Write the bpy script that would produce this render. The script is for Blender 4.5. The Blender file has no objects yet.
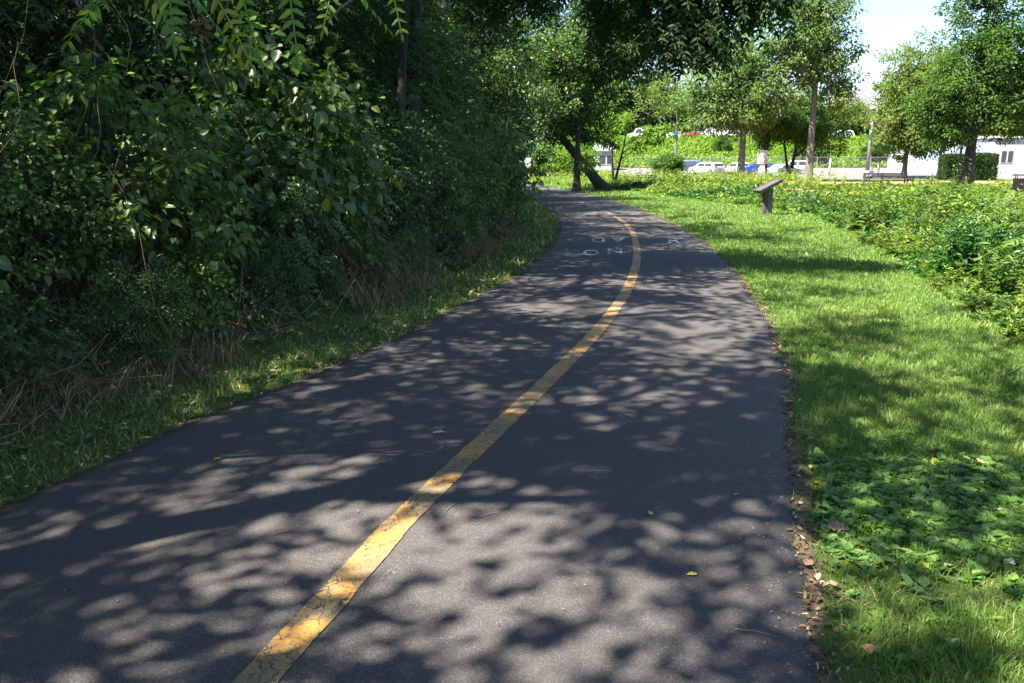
import bpy, math, random
import numpy as np
from mathutils import Vector, Matrix
R = math.radians
sc = bpy.context.scene
col = sc.collection
# ------------------------------------------------------------------ camera
CAM_Z = 1.6; FPX = 788.0; PITCH = math.atan((341.5 - 165) / FPX)
cam = bpy.data.cameras.new('camera'); camo = bpy.data.objects.new('camera', cam); col.objects.link(camo)
cam.sensor_width = 36; cam.lens = 36 * FPX / 1024; cam.clip_start = 0.05; cam.clip_end = 3000
camo.location = (0, 0, CAM_Z); camo.rotation_euler = (math.pi / 2 - PITCH, 0, 0)
sc.camera = camo
# ------------------------------------------------------------------ light
SUN_EL = 54; SUN_AZ = 238      # azimuth clockwise from +Y (camera looks to +Y): the sun stands to the left and behind
w = bpy.data.worlds.new('World'); sc.world = w; w.use_nodes = True
nt = w.node_tree; bg = nt.nodes['Background']
sky = nt.nodes.new('ShaderNodeTexSky'); sky.sky_type = 'NISHITA'; sky.sun_disc = False
sky.sun_elevation = R(SUN_EL); sky.sun_rotation = R(SUN_AZ); sky.air_density = 1.0; sky.dust_density = 0.8; sky.ozone_density = 3.0
nt.links.new(sky.outputs[0], bg.inputs[0]); bg.inputs[1].default_value = 0.055
sl = bpy.data.lights.new('sun', 'SUN'); sl.energy = 5.0; sl.angle = R(0.45); sl.color = (1.0, 0.91, 0.79)
so = bpy.data.objects.new('sun', sl); col.objects.link(so)
sd = Vector((math.sin(R(SUN_AZ)) * math.cos(R(SUN_EL)), math.cos(R(SUN_AZ)) * math.cos(R(SUN_EL)), math.sin(R(SUN_EL))))
so.rotation_euler = (-sd).to_track_quat('-Z', 'Y').to_euler()
sc.view_settings.view_transform = 'Standard'; sc.view_settings.look = 'None'
sc.view_settings.exposure = 2.62; sc.view_settings.gamma = 1.0
sc.render.engine = 'CYCLES'
sc.cycles.max_bounces = 5; sc.cycles.diffuse_bounces = 3; sc.cycles.glossy_bounces = 2
sc.cycles.transmission_bounces = 3; sc.cycles.transparent_max_bounces = 6
sc.cycles.use_denoising = True

# ------------------------------------------------------------------ pixel -> place
cp, sp = math.cos(PITCH), math.sin(PITCH)
def ray(px, py):
    u = (px - 512) / FPX; v = (341.5 - py) / FPX
    return np.array([u, cp + v * sp, -sp + v * cp])
def G(px, py):                        # point of the ground seen there
    d = ray(px, py); t = CAM_Z / -d[2]; return d[0] * t, d[1] * t
def W(px, py, y):                     # x, z of the point seen there at forward distance y
    d = ray(px, py); t = y / d[1]; return d[0] * t, CAM_Z + d[2] * t
def X(px, y): return (px - 512) / FPX * y * cp

def curve(pts):
    a = np.array(sorted(pts, key=lambda p: p[1])); xs, ys = a[:, 0], a[:, 1]
    m = np.gradient(xs, ys)
    def f(y):
        y = np.asarray(y, float); i = np.clip(np.searchsorted(ys, y) - 1, 0, len(ys) - 2)
        h = ys[i + 1] - ys[i]; t = np.clip((y - ys[i]) / h, -0.0, 1.0)
        r = ((2*t**3 - 3*t**2 + 1) * xs[i] + (t**3 - 2*t**2 + t) * h * m[i] + (-2*t**3 + 3*t**2) * xs[i+1] + (t**3 - t**2) * h * m[i+1])
        return r
    return f
xL = curve([(-5.2, -8), (-3.6, -1)] + [G(*p) for p in [(0, 512), (100, 466), (200, 421), (300, 383), (370, 353), (450, 312), (510, 280), (545, 254), (558, 232), (557, 217), (545, 207), (530, 197)]] + [(-0.9, 60), (-2.9, 70), (-9, 82), (-20, 95)])
xR = curve([(-2.4, -8), (-0.3, -1)] + [G(*p) for p in [(818, 683), (806, 600), (796, 530), (790, 465), (785, 400), (775, 350), (760, 310), (737, 277), (712, 250), (688, 233), (660, 218), (630, 206), (592, 195), (560, 189)]] + [(1.4, 69), (-4, 82), (-14, 95)])
xC = curve([(-3.9, -8), (-1.95, -1)] + [G(*p) for p in [(262, 683), (300, 640), (345, 590), (398, 530), (450, 478), (500, 430), (552, 380), (600, 330), (625, 295), (636, 265), (636, 245), (629, 228), (611, 215), (588, 205), (565, 197)]] + [(-0.6, 69)])
xW = curve([(3.6, -4), (4.2, 2)] + [G(*p) for p in [(1024, 350), (985, 320), (940, 287), (905, 264), (870, 243), (840, 225), (805, 214), (740, 205), (690, 199), (640, 192), (590, 187)]] + [(1.5, 78), (-3, 90)])

def H(x, y):                          # height of the land
    x = np.asarray(x, float); y = np.asarray(y, float)
    d = xL(np.clip(y, -8, 95)) - 0.9 - x
    bank = 0.42 * np.clip(d, 0, 2.2) + 0.06 * np.clip(d - 2.2, 0, 12)
    bank = bank * np.clip((80 - y) / 25, 0, 1) * (d > 0)
    far = np.interp(y, [88, 128, 130, 150, 3000], [0, 1.12, 1.12, 6.3, 6.3])
    return bank + far

# ------------------------------------------------------------------ object helpers
def tag(o, label=None, cat=None, group=None, kind=None):
    if label: o['label'] = label
    if cat: o['category'] = cat
    if group: o['group'] = group
    if kind: o['kind'] = kind
    return o
def link(name, me, mat=None, parent=None):
    o = bpy.data.objects.new(name, me); col.objects.link(o)
    if mat is not None and me is not None and len(me.materials) == 0:
        for m in (mat if isinstance(mat, (list, tuple)) else [mat]): me.materials.append(m)
    if parent: o.parent = parent
    return o
def empty(name, loc=(0, 0, 0), rz=0, s=1):
    o = bpy.data.objects.new(name, None); col.objects.link(o); o.location = loc; o.rotation_euler = (0, 0, rz); o.scale = (s, s, s)
    o.empty_display_size = 0.2
    return o
def np_mesh(name, V, F, smooth=False):
    V = np.ascontiguousarray(V, np.float32); F = np.ascontiguousarray(F, np.int32); k = F.shape[1]
    me = bpy.data.meshes.new(name)
    me.vertices.add(len(V)); me.vertices.foreach_set('co', V.ravel())
    me.loops.add(F.size); me.loops.foreach_set('vertex_index', F.ravel())
    me.polygons.add(len(F)); me.polygons.foreach_set('loop_start', np.arange(0, F.size, k, dtype=np.int32))
    me.polygons.foreach_set('loop_total', np.full(len(F), k, np.int32))
    if smooth: me.polygons.foreach_set('use_smooth', np.ones(len(F), bool))
    me.update(calc_edges=True); return me
class MB:                             # small solid modeller
    def __init__(s): s.v = []; s.f = []; s.m = []
    def add(s, vs, fs, mi=0):
        n = len(s.v); s.v += [tuple(v) for v in vs]; s.f += [tuple(i + n for i in f) for f in fs]; s.m += [mi] * len(fs)
    def box(s, c, d, rot=None, mi=0, taper=1.0):
        hx, hy, hz = d[0]/2, d[1]/2, d[2]/2
        vs = [Vector((x*hx*(taper if z > 0 else 1), y*hy*(taper if z > 0 else 1), z*hz)) for x in (-1, 1) for y in (-1, 1) for z in (-1, 1)]
        if rot is not None: vs = [rot @ v for v in vs]
        s.add([v + Vector(c) for v in vs], [(0, 1, 3, 2), (4, 6, 7, 5), (0, 4, 5, 1), (2, 3, 7, 6), (0, 2, 6, 4), (1, 5, 7, 3)], mi)
    def tube(s, pts, rad, n=8, mi=0, cap=True):
        V, F = tubes([(np.array(pts, float), np.array(rad if hasattr(rad, '__len__') else [rad]*len(pts), float))], n)
        s.add(V, [tuple(int(i) for i in f) for f in F], mi)
        if cap:
            b = len(s.v) - len(V)
            s.f.append(tuple(range(b + n - 1, b - 1, -1))); s.m.append(mi)
            s.f.append(tuple(range(len(s.v) - n, len(s.v)))); s.m.append(mi)
    def build(s, name, mat, parent=None, bevel=0, smooth=False):
        me = bpy.data.meshes.new(name); me.from_pydata(s.v, [], s.f); 
        o = link(name, me, mat, parent)
        me.polygons.foreach_set('material_index', s.m)
        if smooth: me.polygons.foreach_set('use_smooth', [True]*len(me.polygons))
        me.update()
        if bevel:
            b = o.modifiers.new('bevel', 'BEVEL'); b.width = bevel; b.segments = 2; b.limit_method = 'ANGLE'
        return o
def tubes(branches, sides=6):
    Vs, Fs, n0 = [], [], 0
    ang = np.arange(sides) * 2 * np.pi / sides
    for P, r in branches:
        T = np.gradient(P, axis=0); T /= np.linalg.norm(T, axis=1, keepdims=True) + 1e-9
        ref = np.where(np.abs(T[:, 2:3]) > .9, np.array([[1., 0, 0]]), np.array([[0, 0, 1.]]))
        A = np.cross(T, ref); A /= np.linalg.norm(A, axis=1, keepdims=True) + 1e-9
        B = np.cross(T, A)
        ring = P[:, None, :] + r[:, None, None] * (np.cos(ang)[None, :, None] * A[:, None, :] + np.sin(ang)[None, :, None] * B[:, None, :])
        k = len(P); Vs.append(ring.reshape(-1, 3))
        i = np.arange(k - 1)[:, None] * sides + np.arange(sides)[None, :]; j = np.arange(k - 1)[:, None] * sides + (np.arange(sides)[None, :] + 1) % sides
        Fs.append(np.stack([i, j, j + sides, i + sides], -1).reshape(-1, 4) + n0); n0 += k * sides
    return np.concatenate(Vs), np.concatenate(Fs)
def unit(a): return a / (np.linalg.norm(a, axis=-1, keepdims=True) + 1e-9)

# leaves: arrays of base P, direction D, up-ish N, length L, width W ; every leaf is a folded blade
def leaf_geo(P, D, N, L, Wd, kind='ovate', fold=0.25, curl=0.15):
    D = unit(D); S = unit(np.cross(D, N)); U = unit(np.cross(S, D)); L = L[:, None]; Wd = Wd[:, None]
    def p(a, b, c): return P + D * L * a + S * Wd * b + U * (Wd * c)
    if kind == 'diamond':
        V = np.stack([P, p(.42, -.5, fold), p(1, 0, -curl), p(.42, .5, fold)], 1)
        q = np.array([[0, 1, 2], [0, 2, 3]])
    elif kind == 'ovate':
        V = np.stack([P, p(.3, -.5, fold), p(.7, -.36, fold*.6 - curl*.3), p(1, 0, -curl), p(.7, .36, fold*.6 - curl*.3), p(.3, .5, fold)], 1)
        q = np.array([[0, 1, 2, 3], [0, 3, 4, 5]])
    elif kind == 'lance':
        V = np.stack([P, p(.25, -.5, fold), p(.65, -.38, fold*.5), p(1, 0, -curl*2), p(.65, .38, fold*.5), p(.25, .5, fold)], 1)
        q = np.array([[0, 1, 2, 3], [0, 3, 4, 5]])
    n = len(P); k = V.shape[1]
    F = (q[None] + (np.arange(n) * k)[:, None, None]).reshape(-1, q.shape[1])
    return V.reshape(-1, 3), F
def join(parts):
    Vs, Fs, n = [], [], 0
    for V, F in parts:
        Vs.append(V); Fs.append(F + n); n += len(V)
    return np.concatenate(Vs), np.concatenate(Fs)
def frond_arrays(rng, P, D, L, pairs, leafL, leafW, droop=.5):
    """compound leaves: leaflets in pairs along a drooping midrib"""
    n = len(P); D = unit(D); side = unit(np.where(np.abs(D[:, 2:3]) > .75, np.cross(D, np.array([.2, 1.0, 0])), np.cross(D, np.array([0, 0, 1.0]))) + 1e-6)
    t = (np.arange(pairs) + 1.2) / (pairs + .6)
    t2 = np.repeat(t, 2); sg = np.tile([-1., 1.], pairs); t2 = np.append(t2, 1.0); sg = np.append(sg, 0)
    Z = np.array([0, 0, -1.0])
    PP = P[:, None] + (D[:, None] * t2[None, :, None] + Z * (droop * t2**2)[None, :, None]) * L[:, None, None]
    tan = unit(D[:, None] + Z * (2 * droop * t2)[None, :, None])
    DD = tan * .45 + side[:, None] * sg[None, :, None] + np.array([0, 0, -.28]) + rng.normal(0, .13, PP.shape)
    DD[:, -1] = tan[:, -1]
    NN = np.cross(side[:, None] * np.ones_like(tan), tan) + rng.normal(0, .25, PP.shape)
    NN = np.where(NN[..., 2:3] < 0, -NN, NN)
    sc_ = (np.interp(t2, [0, .5, 1], [.75, 1, .7]))[None] * rng.uniform(.85, 1.15, (n, 1)) * np.ones((n, len(t2)))
    rach = [(P + (D * tt + Z * droop * tt**2) * L[:, None]) for tt in (0, .33, .66, 1)]
    w_ = side * .0035
    V = []; 
    for k, q in enumerate(rach): V += [q - w_, q + w_]
    V = np.stack(V, 1); q = np.array([[0, 1, 3, 2], [2, 3, 5, 4], [4, 5, 7, 6]])
    RF = (q[None] + (np.arange(n) * 8)[:, None, None]).reshape(-1, 4)
    return PP.reshape(-1, 3), DD.reshape(-1, 3), NN.reshape(-1, 3), (sc_ * leafL).ravel(), (sc_ * leafW).ravel(), (V.reshape(-1, 3), RF)

# ------------------------------------------------------------------ materials
def newmat(name):
    m = bpy.data.materials.new(name); m.use_nodes = True
    n = m.node_tree; b = n.nodes['Principled BSDF']; return m, n, b
def N_(n, t, **kw):
    x = n.nodes.new(t)
    for k, v in kw.items(): setattr(x, k, v)
    return x
def ramp(n, fac, stops, interp='LINEAR'):
    r = N_(n, 'ShaderNodeValToRGB'); r.color_ramp.interpolation = interp
    e = r.color_ramp.elements
    while len(e) < len(stops): e.new(0.5)
    for el, (p, c) in zip(e, stops): el.position = p; el.color = (*c, 1) if len(c) == 3 else c
    n.links.new(fac, r.inputs[0]); return r.outputs[0]
def mix(n, f, a, b, blend='MIX'):
    x = N_(n, 'ShaderNodeMix', data_type='RGBA', blend_type=blend)
    for i, v in ((0, f), (6, a), (7, b)):
        if hasattr(v, 'links') or isinstance(v, bpy.types.NodeSocket): n.links.new(v, x.inputs[i])
        elif isinstance(v, (tuple, list)): x.inputs[i].default_value = (*v, 1) if len(v) == 3 else v
        else: x.inputs[i].default_value = v
    return x.outputs[2]
def noise(n, scale, detail=3, rough=.55, obj=True, vec=None):
    t = N_(n, 'ShaderNodeTexNoise'); t.inputs['Scale'].default_value = scale; t.inputs['Detail'].default_value = detail; t.inputs['Roughness'].default_value = rough
    if vec is None:
        g = N_(n, 'ShaderNodeNewGeometry'); vec = g.outputs['Position']
    n.links.new(vec, t.inputs['Vector']); return t.outputs[0]
def bump(n, b, h, strength, dist=.01):
    x = N_(n, 'ShaderNodeBump'); x.inputs['Strength'].default_value = strength; x.inputs['Distance'].default_value = dist
    n.links.new(h, x.inputs['Height']); n.links.new(x.outputs[0], b.inputs['Normal'])
def plain(name, c, rough=.6, metal=0, spec=.5, var=.12, scale=6):
    m, n, b = newmat(name); b.inputs['Roughness'].default_value = rough; b.inputs['Metallic'].default_value = metal
    b.inputs['Specular IOR Level'].default_value = spec
    v = noise(n, scale, 4); lo = tuple(x * (1 - var) for x in c); hi = tuple(min(1, x * (1 + var)) for x in c)
    n.links.new(ramp(n, v, [(.3, lo), (.7, hi)]), b.inputs['Base Color']); return m
def leafmat(name, dark, light, odd=None, oddfrac=.03, transl=.35, rough=.42, tscale=1.6, nscale=.9, spec=.45):
    m, n, b = newmat(name)
    g = N_(n, 'ShaderNodeNewGeometry'); rnd = g.outputs['Random Per Island']
    big = noise(n, nscale, 2)
    c1 = mix(n, rnd, dark, light)
    c2 = mix(n, ramp(n, big, [(.35, (0, 0, 0)), (.65, (1, 1, 1))]), mix(n, .35, c1, tuple(x * .6 for x in dark)), c1)
    if odd is not None:
        pick = N_(n, 'ShaderNodeMath', operation='GREATER_THAN'); pick.inputs[1].default_value = 1 - oddfrac; n.links.new(rnd, pick.inputs[0])
        c2 = mix(n, pick.outputs[0], c2, odd)
    n.links.new(c2, b.inputs['Base Color']); b.inputs['Roughness'].default_value = rough; b.inputs['Specular IOR Level'].default_value = spec
    tr = N_(n, 'ShaderNodeBsdfTranslucent'); n.links.new(mix(n, 1.0, c2, (tscale * .8, tscale * 1.12, tscale * .5), 'MULTIPLY'), tr.inputs[0])
    ms = N_(n, 'ShaderNodeMixShader'); ms.inputs[0].default_value = transl
    n.links.new(b.outputs[0], ms.inputs[1]); n.links.new(tr.outputs[0], ms.inputs[2])
    n.links.new(ms.outputs[0], n.nodes['Material Output'].inputs[0]); return m

M = {}
M['leaf_wood'] = leafmat('leaf_wood', (.042, .088, .024), (.110, .172, .044), (.30, .26, .04), .012)
M['leaf_blue'] = leafmat('leaf_blue', (.040, .088, .030), (.092, .160, .052), (.12, .16, .03), .02)
M['leaf_ail'] = leafmat('leaf_ail', (.055, .108, .026), (.125, .19, .045), (.22, .26, .03), .03)
M['leaf_sunlit'] = leafmat('leaf_sunlit', (.09, .16, .035), (.15, .24, .05), (.26, .30, .04), .05, transl=.45)  # brighter copy of leaf_ail: sunlight on the hanging fronds put into the colour
M['leaf_yellow'] = leafmat('leaf_yellow', (.16, .20, .02), (.26, .27, .03), None)
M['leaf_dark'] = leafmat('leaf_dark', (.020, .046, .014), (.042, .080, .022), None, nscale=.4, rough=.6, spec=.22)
M['leaf_pale'] = leafmat('leaf_pale', (.075, .120, .040), (.135, .190, .070), None, nscale=.35, transl=.45, rough=.65, spec=.15)
M['leaf_mid'] = leafmat('leaf_mid', (.042, .085, .020), (.092, .155, .036), None, nscale=.35, transl=.45, rough=.65, spec=.15)
M['leaf_lime'] = leafmat('leaf_lime', (.080, .145, .022), (.150, .230, .036), None, nscale=.5, transl=.45, rough=.65, spec=.15)
M['leaf_olive'] = leafmat('leaf_olive', (.085, .120, .030), (.150, .185, .048), None, nscale=.35, transl=.45, rough=.65, spec=.15)
M['weed'] = leafmat('weed', (.040, .080, .016), (.125, .185, .032), (.30, .32, .04), .003, nscale=1.1, transl=.35, rough=.55, spec=.25)
M['weed_lime'] = leafmat('weed_lime', (.085, .14, .024), (.22, .27, .05), (.40, .38, .05), .006, nscale=.9, transl=.35, rough=.55, spec=.25)
M['weed_dark'] = leafmat('weed_dark', (.022, .070, .016), (.050, .120, .026), None, nscale=1.5)
M['bankleaf'] = leafmat('bankleaf', (.09, .165, .022), (.20, .28, .038), None, nscale=.3, transl=.45, rough=.65, spec=.15)
M['grass'] = leafmat('grass', (.068, .138, .024), (.155, .24, .045), (.30, .27, .12), .05, nscale=2.2, transl=.4, rough=.5, spec=.3)
M['grass_rough'] = leafmat('grass_rough', (.055, .115, .026), (.13, .20, .045), (.38, .30, .15), .22, nscale=2, transl=.35, rough=.55, spec=.3)
M['clover'] = leafmat('clover', (.06, .14, .032), (.13, .24, .055), (.2, .25, .04), .03, nscale=3)
M['ivy'] = leafmat('ivy', (.035, .10, .035), (.11, .20, .05), (.3, .28, .06), .04, nscale=2.5)
M['dry'] = leafmat('dry', (.17, .115, .07), (.38, .29, .18), (.06, .04, .025), .2, transl=.2, rough=.8, tscale=1, spec=.1)
M['litter'] = leafmat('litter', (.06, .040, .024), (.24, .155, .085), (.36, .29, .18), .15, transl=.15, rough=.8, tscale=1, nscale=3, spec=.15)

def barkmat(name, a, b_, scale=9):
    m, n, b = newmat(name); g = N_(n, 'ShaderNodeTexCoord'); mp = N_(n, 'ShaderNodeMapping'); mp.inputs['Scale'].default_value = (1, 1, .22)
    n.links.new(g.outputs['Object'], mp.inputs[0])
    f = noise(n, scale, 6, .65, vec=mp.outputs[0]); n.links.new(ramp(n, f, [(.35, a), (.65, b_)]), b.inputs['Base Color'])
    b.inputs['Roughness'].default_value = .9; bump(n, b, f, .8, .03); return m
M['bark'] = barkmat('bark', (.050, .049, .048), (.125, .122, .118))
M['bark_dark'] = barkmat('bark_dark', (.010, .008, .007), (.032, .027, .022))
M['bark_pale'] = barkmat('bark_pale', (.10, .085, .07), (.24, .21, .18))

# ground sheet: lawn soil / woodland soil from an attribute that tells what grows where
def ground_material():
    m, n, b = newmat('ground'); b.inputs['Roughness'].default_value = .95; b.inputs['Specular IOR Level'].default_value = .1
    a = N_(n, 'ShaderNodeVertexColor', layer_name='zone'); s = N_(n, 'ShaderNodeSeparateColor'); n.links.new(a.outputs[0], s.inputs[0])
    big = noise(n, .55, 4); fine = noise(n, 75, 6, .75); mid = noise(n, 5, 4, .6)
    lawn = mix(n, ramp(n, mid, [(.3, (0, 0, 0)), (.75, (1, 1, 1))]), (.040, .080, .016), (.095, .155, .034))
    lawn = mix(n, ramp(n, big, [(.45, (0, 0, 0)), (.75, (1, 1, 1))]), lawn, (.11, .135, .036))
    lawn = mix(n, ramp(n, fine, [(.52, (0, 0, 0)), (.72, (1, 1, 1))]), lawn, (.030, .045, .014))
    soil = ramp(n, fine, [(.25, (.030, .021, .014)), (.5, (.085, .060, .040)), (.75, (.20, .155, .105))])
    soil = mix(n, ramp(n, mid, [(.5, (0, 0, 0)), (.62, (.7, .7, .7))]), soil, (.045, .050, .02))
    dry = ramp(n, mid, [(.3, (.20, .17, .075)), (.7, (.36, .28, .15))])
    c = mix(n, s.outputs[0], lawn, soil); c = mix(n, s.outputs[1], c, dry)
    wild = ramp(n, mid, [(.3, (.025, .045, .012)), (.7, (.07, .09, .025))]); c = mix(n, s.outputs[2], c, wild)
    n.links.new(c, b.inputs['Base Color']); bump(n, b, fine, .7, .03); return m
M['ground'] = ground_material()

def asphalt_material():
    m, n, b = newmat('asphalt'); b.inputs['Specular IOR Level'].default_value = .35
    g = N_(n, 'ShaderNodeNewGeometry')
    v = N_(n, 'ShaderNodeTexVoronoi'); v.inputs['Scale'].default_value = 230; n.links.new(g.outputs['Position'], v.inputs['Vector'])
    stone = N_(n, 'ShaderNodeSeparateColor'); n.links.new(v.outputs['Color'], stone.inputs[0])
    big = noise(n, .8, 4); fine = noise(n, 90, 4, .7)
    c = ramp(n, stone.outputs[0], [(0, (.028, .027, .028)), (.6, (.053, .049, .048)), (.90, (.074, .068, .063)), (.985, (.125, .115, .105))])
    c = mix(n, ramp(n, big, [(.35, (0, 0, 0)), (.7, (1, 1, 1))]), c, mix(n, .5, c, (.070, .061, .056)))
    c = mix(n, ramp(n, fine, [(.3, (.5, .5, .5)), (.5, (0, 0, 0))]), c, (.04, .04, .042))
    c = mix(n, ramp(n, noise(n, .33, 5, .6), [(.42, (0, 0, 0)), (.6, (.55, .55, .55))]), c, mix(n, .6, c, (.030, .030, .032)))
    n.links.new(c, b.inputs['Base Color']); b.inputs['Roughness'].default_value = .85
    d = N_(n, 'ShaderNodeMath', operation='SUBTRACT'); d.inputs[0].default_value = 1; n.links.new(v.outputs['Distance'], d.inputs[1])
    bump(n, b, d.outputs[0], .55, .004); return m
M['asphalt'] = asphalt_material()
def paint_material(name, colr, wear, crack_scale=11, old=(.20, .17, .075)):
    m, n, b = newmat(name); b.inputs['Roughness'].default_value = .7
    g = N_(n, 'ShaderNodeNewGeometry')
    wv = N_(n, 'ShaderNodeTexNoise'); wv.inputs['Scale'].default_value = 14; wv.inputs['Detail'].default_value = 3; n.links.new(g.outputs['Position'], wv.inputs['Vector'])
    off = mix(n, .09, g.outputs['Position'], wv.outputs['Color'], 'ADD')
    v = N_(n, 'ShaderNodeTexVoronoi', feature='DISTANCE_TO_EDGE'); v.inputs['Scale'].default_value = crack_scale; n.links.new(off, v.inputs['Vector'])
    v2 = N_(n, 'ShaderNodeTexVoronoi', feature='DISTANCE_TO_EDGE'); v2.inputs['Scale'].default_value = crack_scale * 2.7; n.links.new(off, v2.inputs['Vector'])
    w1 = noise(n, 3.4, 5); w2 = noise(n, 60, 4, .7)
    c = mix(n, ramp(n, noise(n, 3.1, 3), [(.35, (0, 0, 0)), (.65, (.75, .75, .75))]), colr, tuple(x * .62 for x in colr))
    c = mix(n, ramp(n, w1, [(.40, (0, 0, 0)), (.56, (.9, .9, .9))]), c, old)
    th = N_(n, 'ShaderNodeMapRange'); th.inputs[1].default_value = .3; th.inputs[2].default_value = .72; th.inputs[1].default_value = .36; th.inputs[3].default_value = -.01; th.inputs[4].default_value = .075; n.links.new(noise(n, 5, 3), th.inputs[0])
    lt = N_(n, 'ShaderNodeMath', operation='LESS_THAN'); n.links.new(v.outputs['Distance'], lt.inputs[0]); n.links.new(th.outputs[0], lt.inputs[1])
    lt2 = N_(n, 'ShaderNodeMath', operation='LESS_THAN'); n.links.new(v2.outputs['Distance'], lt2.inputs[0]); lt2.inputs[1].default_value = .022
    sel = N_(n, 'ShaderNodeMath', operation='MULTIPLY'); n.links.new(lt2.outputs[0], sel.inputs[0])
    gt = N_(n, 'ShaderNodeMath', operation='GREATER_THAN'); n.links.new(w1, gt.inputs[0]); gt.inputs[1].default_value = .52; n.links.new(gt.outputs[0], sel.inputs[1])
    mx = N_(n, 'ShaderNodeMath', operation='MAXIMUM'); n.links.new(lt.outputs[0], mx.inputs[0]); n.links.new(sel.outputs[0], mx.inputs[1])
    c = mix(n, mx.outputs[0], c, (.03, .03, .032))
    c = mix(n, ramp(n, w2, [(wear, (0, 0, 0)), (wear + .05, (.85, .85, .85))]), c, (.075, .073, .072))
    n.links.new(c, b.inputs['Base Color']); return m
M['line'] = paint_material('line', (.41, .215, .045), .56, 19, (.17, .13, .065))
M['line_faded'] = paint_material('line_faded', (.24, .17, .09), .52, 14, (.12, .10, .075))
M['white_paint'] = paint_material('white_paint', (.42, .42, .42), .54, 14, (.24, .24, .24))
M['soil'] = plain('soil', (.085, .066, .048), .95, spec=.1, var=.6, scale=30)
M['mulch'] = plain('mulch', (.34, .185, .095), .95, spec=.1, var=.35, scale=2)
M['concrete'] = plain('concrete', (.115, .107, .10), .85, var=.1, scale=.6)
M['woodgrey'] = barkmat('woodgrey', (.045, .038, .035), (.13, .11, .10), 14)
M['wooddark'] = barkmat('wooddark', (.025, .021, .020), (.07, .06, .055), 14)
M['panel'] = plain('panel', (.07, .065, .06), .4, var=.35, scale=12)
M['metal_dark'] = plain('metal_dark', (.008, .008, .009), .75, spec=.15, var=.2)
M['box_grey'] = plain('box_grey', (.26, .28, .31), .6)
M['metal_grey'] = plain('metal_grey', (.17, .175, .185), .6)
M['white'] = plain('white', (.33, .33, .37), .6, var=.03, scale=1)
M['offwhite'] = plain('offwhite', (.38, .37, .38), .7, var=.06, scale=1)
M['signblue_wallshade'] = plain('signblue_wallshade', (.22, .27, .36), .7, var=.05, scale=1)  # blue-grey: shade of the side wing put into colour; also the pole sign
M['roof'] = plain('roof', (.10, .10, .11), .9, var=.15, scale=3)
M['glass'] = plain('glass', (.03, .035, .04), .08, var=.1)
M['tyre'] = plain('tyre', (.015, .015, .015), .9)
M['rim'] = plain('rim', (.5, .5, .52), .3, metal=.7)
M['benchwood'] = plain('benchwood', (.10, .060, .035), .7, var=.3)
M['lamp_white'] = plain('lamp_white', (.85, .85, .85), .3, var=.02)
M['red_glass'] = plain('red_glass', (.35, .01, .01), .2)
M['plate'] = plain('plate', (.25, .42, .75), .5)
def carpaint(name, c):
    m, n, b = newmat(name); n.links.new(ramp(n, noise(n, 2, 2), [(.3, tuple(x*.95 for x in c)), (.7, c)]), b.inputs['Base Color'])
    b.inputs['Roughness'].default_value = .28; b.inputs['Coat Weight'].default_value = .8; b.inputs['Coat Roughness'].default_value = .05; return m

# ------------------------------------------------------------------ land
def lines(a, b, s): return list(np.arange(a, b, s))
gx = sorted(set(np.round(np.array([-900, -500, -250, -120, -80, -55, -40, -30, -24] + lines(-20, -8, 1.5) + lines(-8, 8, .3) + lines(8, 20, 1) + lines(20, 60, 4) + [60, 70, 85, 110, 160, 260, 500, 900]), 3)))
gy = sorted(set(np.round(np.array([-60, -30, -15] + lines(-8, 30, .4) + lines(30, 88, 1.5) + [88, 95, 105, 118, 128, 130] + lines(132, 150, 2) + [150, 165, 190, 230, 300, 500, 1000, 1800]), 3)))
XX, YY = np.meshgrid(gx, gy); ZZ = H(XX, YY)
nx, ny = len(gx), len(gy)
i = (np.arange(ny - 1)[:, None] * nx + np.arange(nx - 1)[None, :]).ravel()
me = np_mesh('ground', np.stack([XX, YY, ZZ], -1).reshape(-1, 3), np.stack([i, i + 1, i + nx + 1, i + nx], -1), True)
dl = xL(np.clip(YY, -8, 95)) - XX
soilz = np.clip((dl - 1.0) / .5, 0, 1) * (YY < 85)
dryz = np.clip(1 - np.hypot((XX - 4.6) / 6, (YY - 84) / 9), 0, 1) ** .5 * (YY < 96) * (YY > 72)
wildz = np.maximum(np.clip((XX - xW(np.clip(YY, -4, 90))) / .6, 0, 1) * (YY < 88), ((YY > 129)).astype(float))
ca = me.color_attributes.new('zone', 'FLOAT_COLOR', 'POINT')
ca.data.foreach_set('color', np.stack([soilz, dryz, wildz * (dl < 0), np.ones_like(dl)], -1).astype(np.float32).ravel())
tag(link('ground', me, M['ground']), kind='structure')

rg = np.random.default_rng(3)
# the path: a slab 2 cm proud of the soil with ragged edges
ys = np.concatenate([np.arange(-8, 12, .06), np.arange(12, 40, .2), np.arange(40, 94.9, .6)])
def ragged(n, amp, seed, smooth=3):
    a = np.random.default_rng(seed).normal(0, 1, n + 40); k = np.ones(smooth) / smooth; a = np.convolve(a, k, 'same')[20:20 + n]; return a * amp / a.std()
L_ = xL(ys) + ragged(len(ys), .010, 1) + ragged(len(ys), .012, 2, 15); R_ = xR(ys) + ragged(len(ys), .012, 3) + ragged(len(ys), .018, 4, 15)
rows = []
fr = [0, .03, .2, .4, .6, .8, .97, 1]; zz = [.012, .020, .022, .024, .024, .022, .020, .012]
rows.append(np.stack([L_ - .01, ys, np.full_like(ys, -.02)], -1))
for f, z in zip(fr, zz): rows.append(np.stack([L_ + (R_ - L_) * f, ys, np.full_like(ys, z)], -1))
rows.append(np.stack([R_ + .01, ys, np.full_like(ys, -.02)], -1))
V = np.stack(rows, 1); k = V.shape[1]
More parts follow.
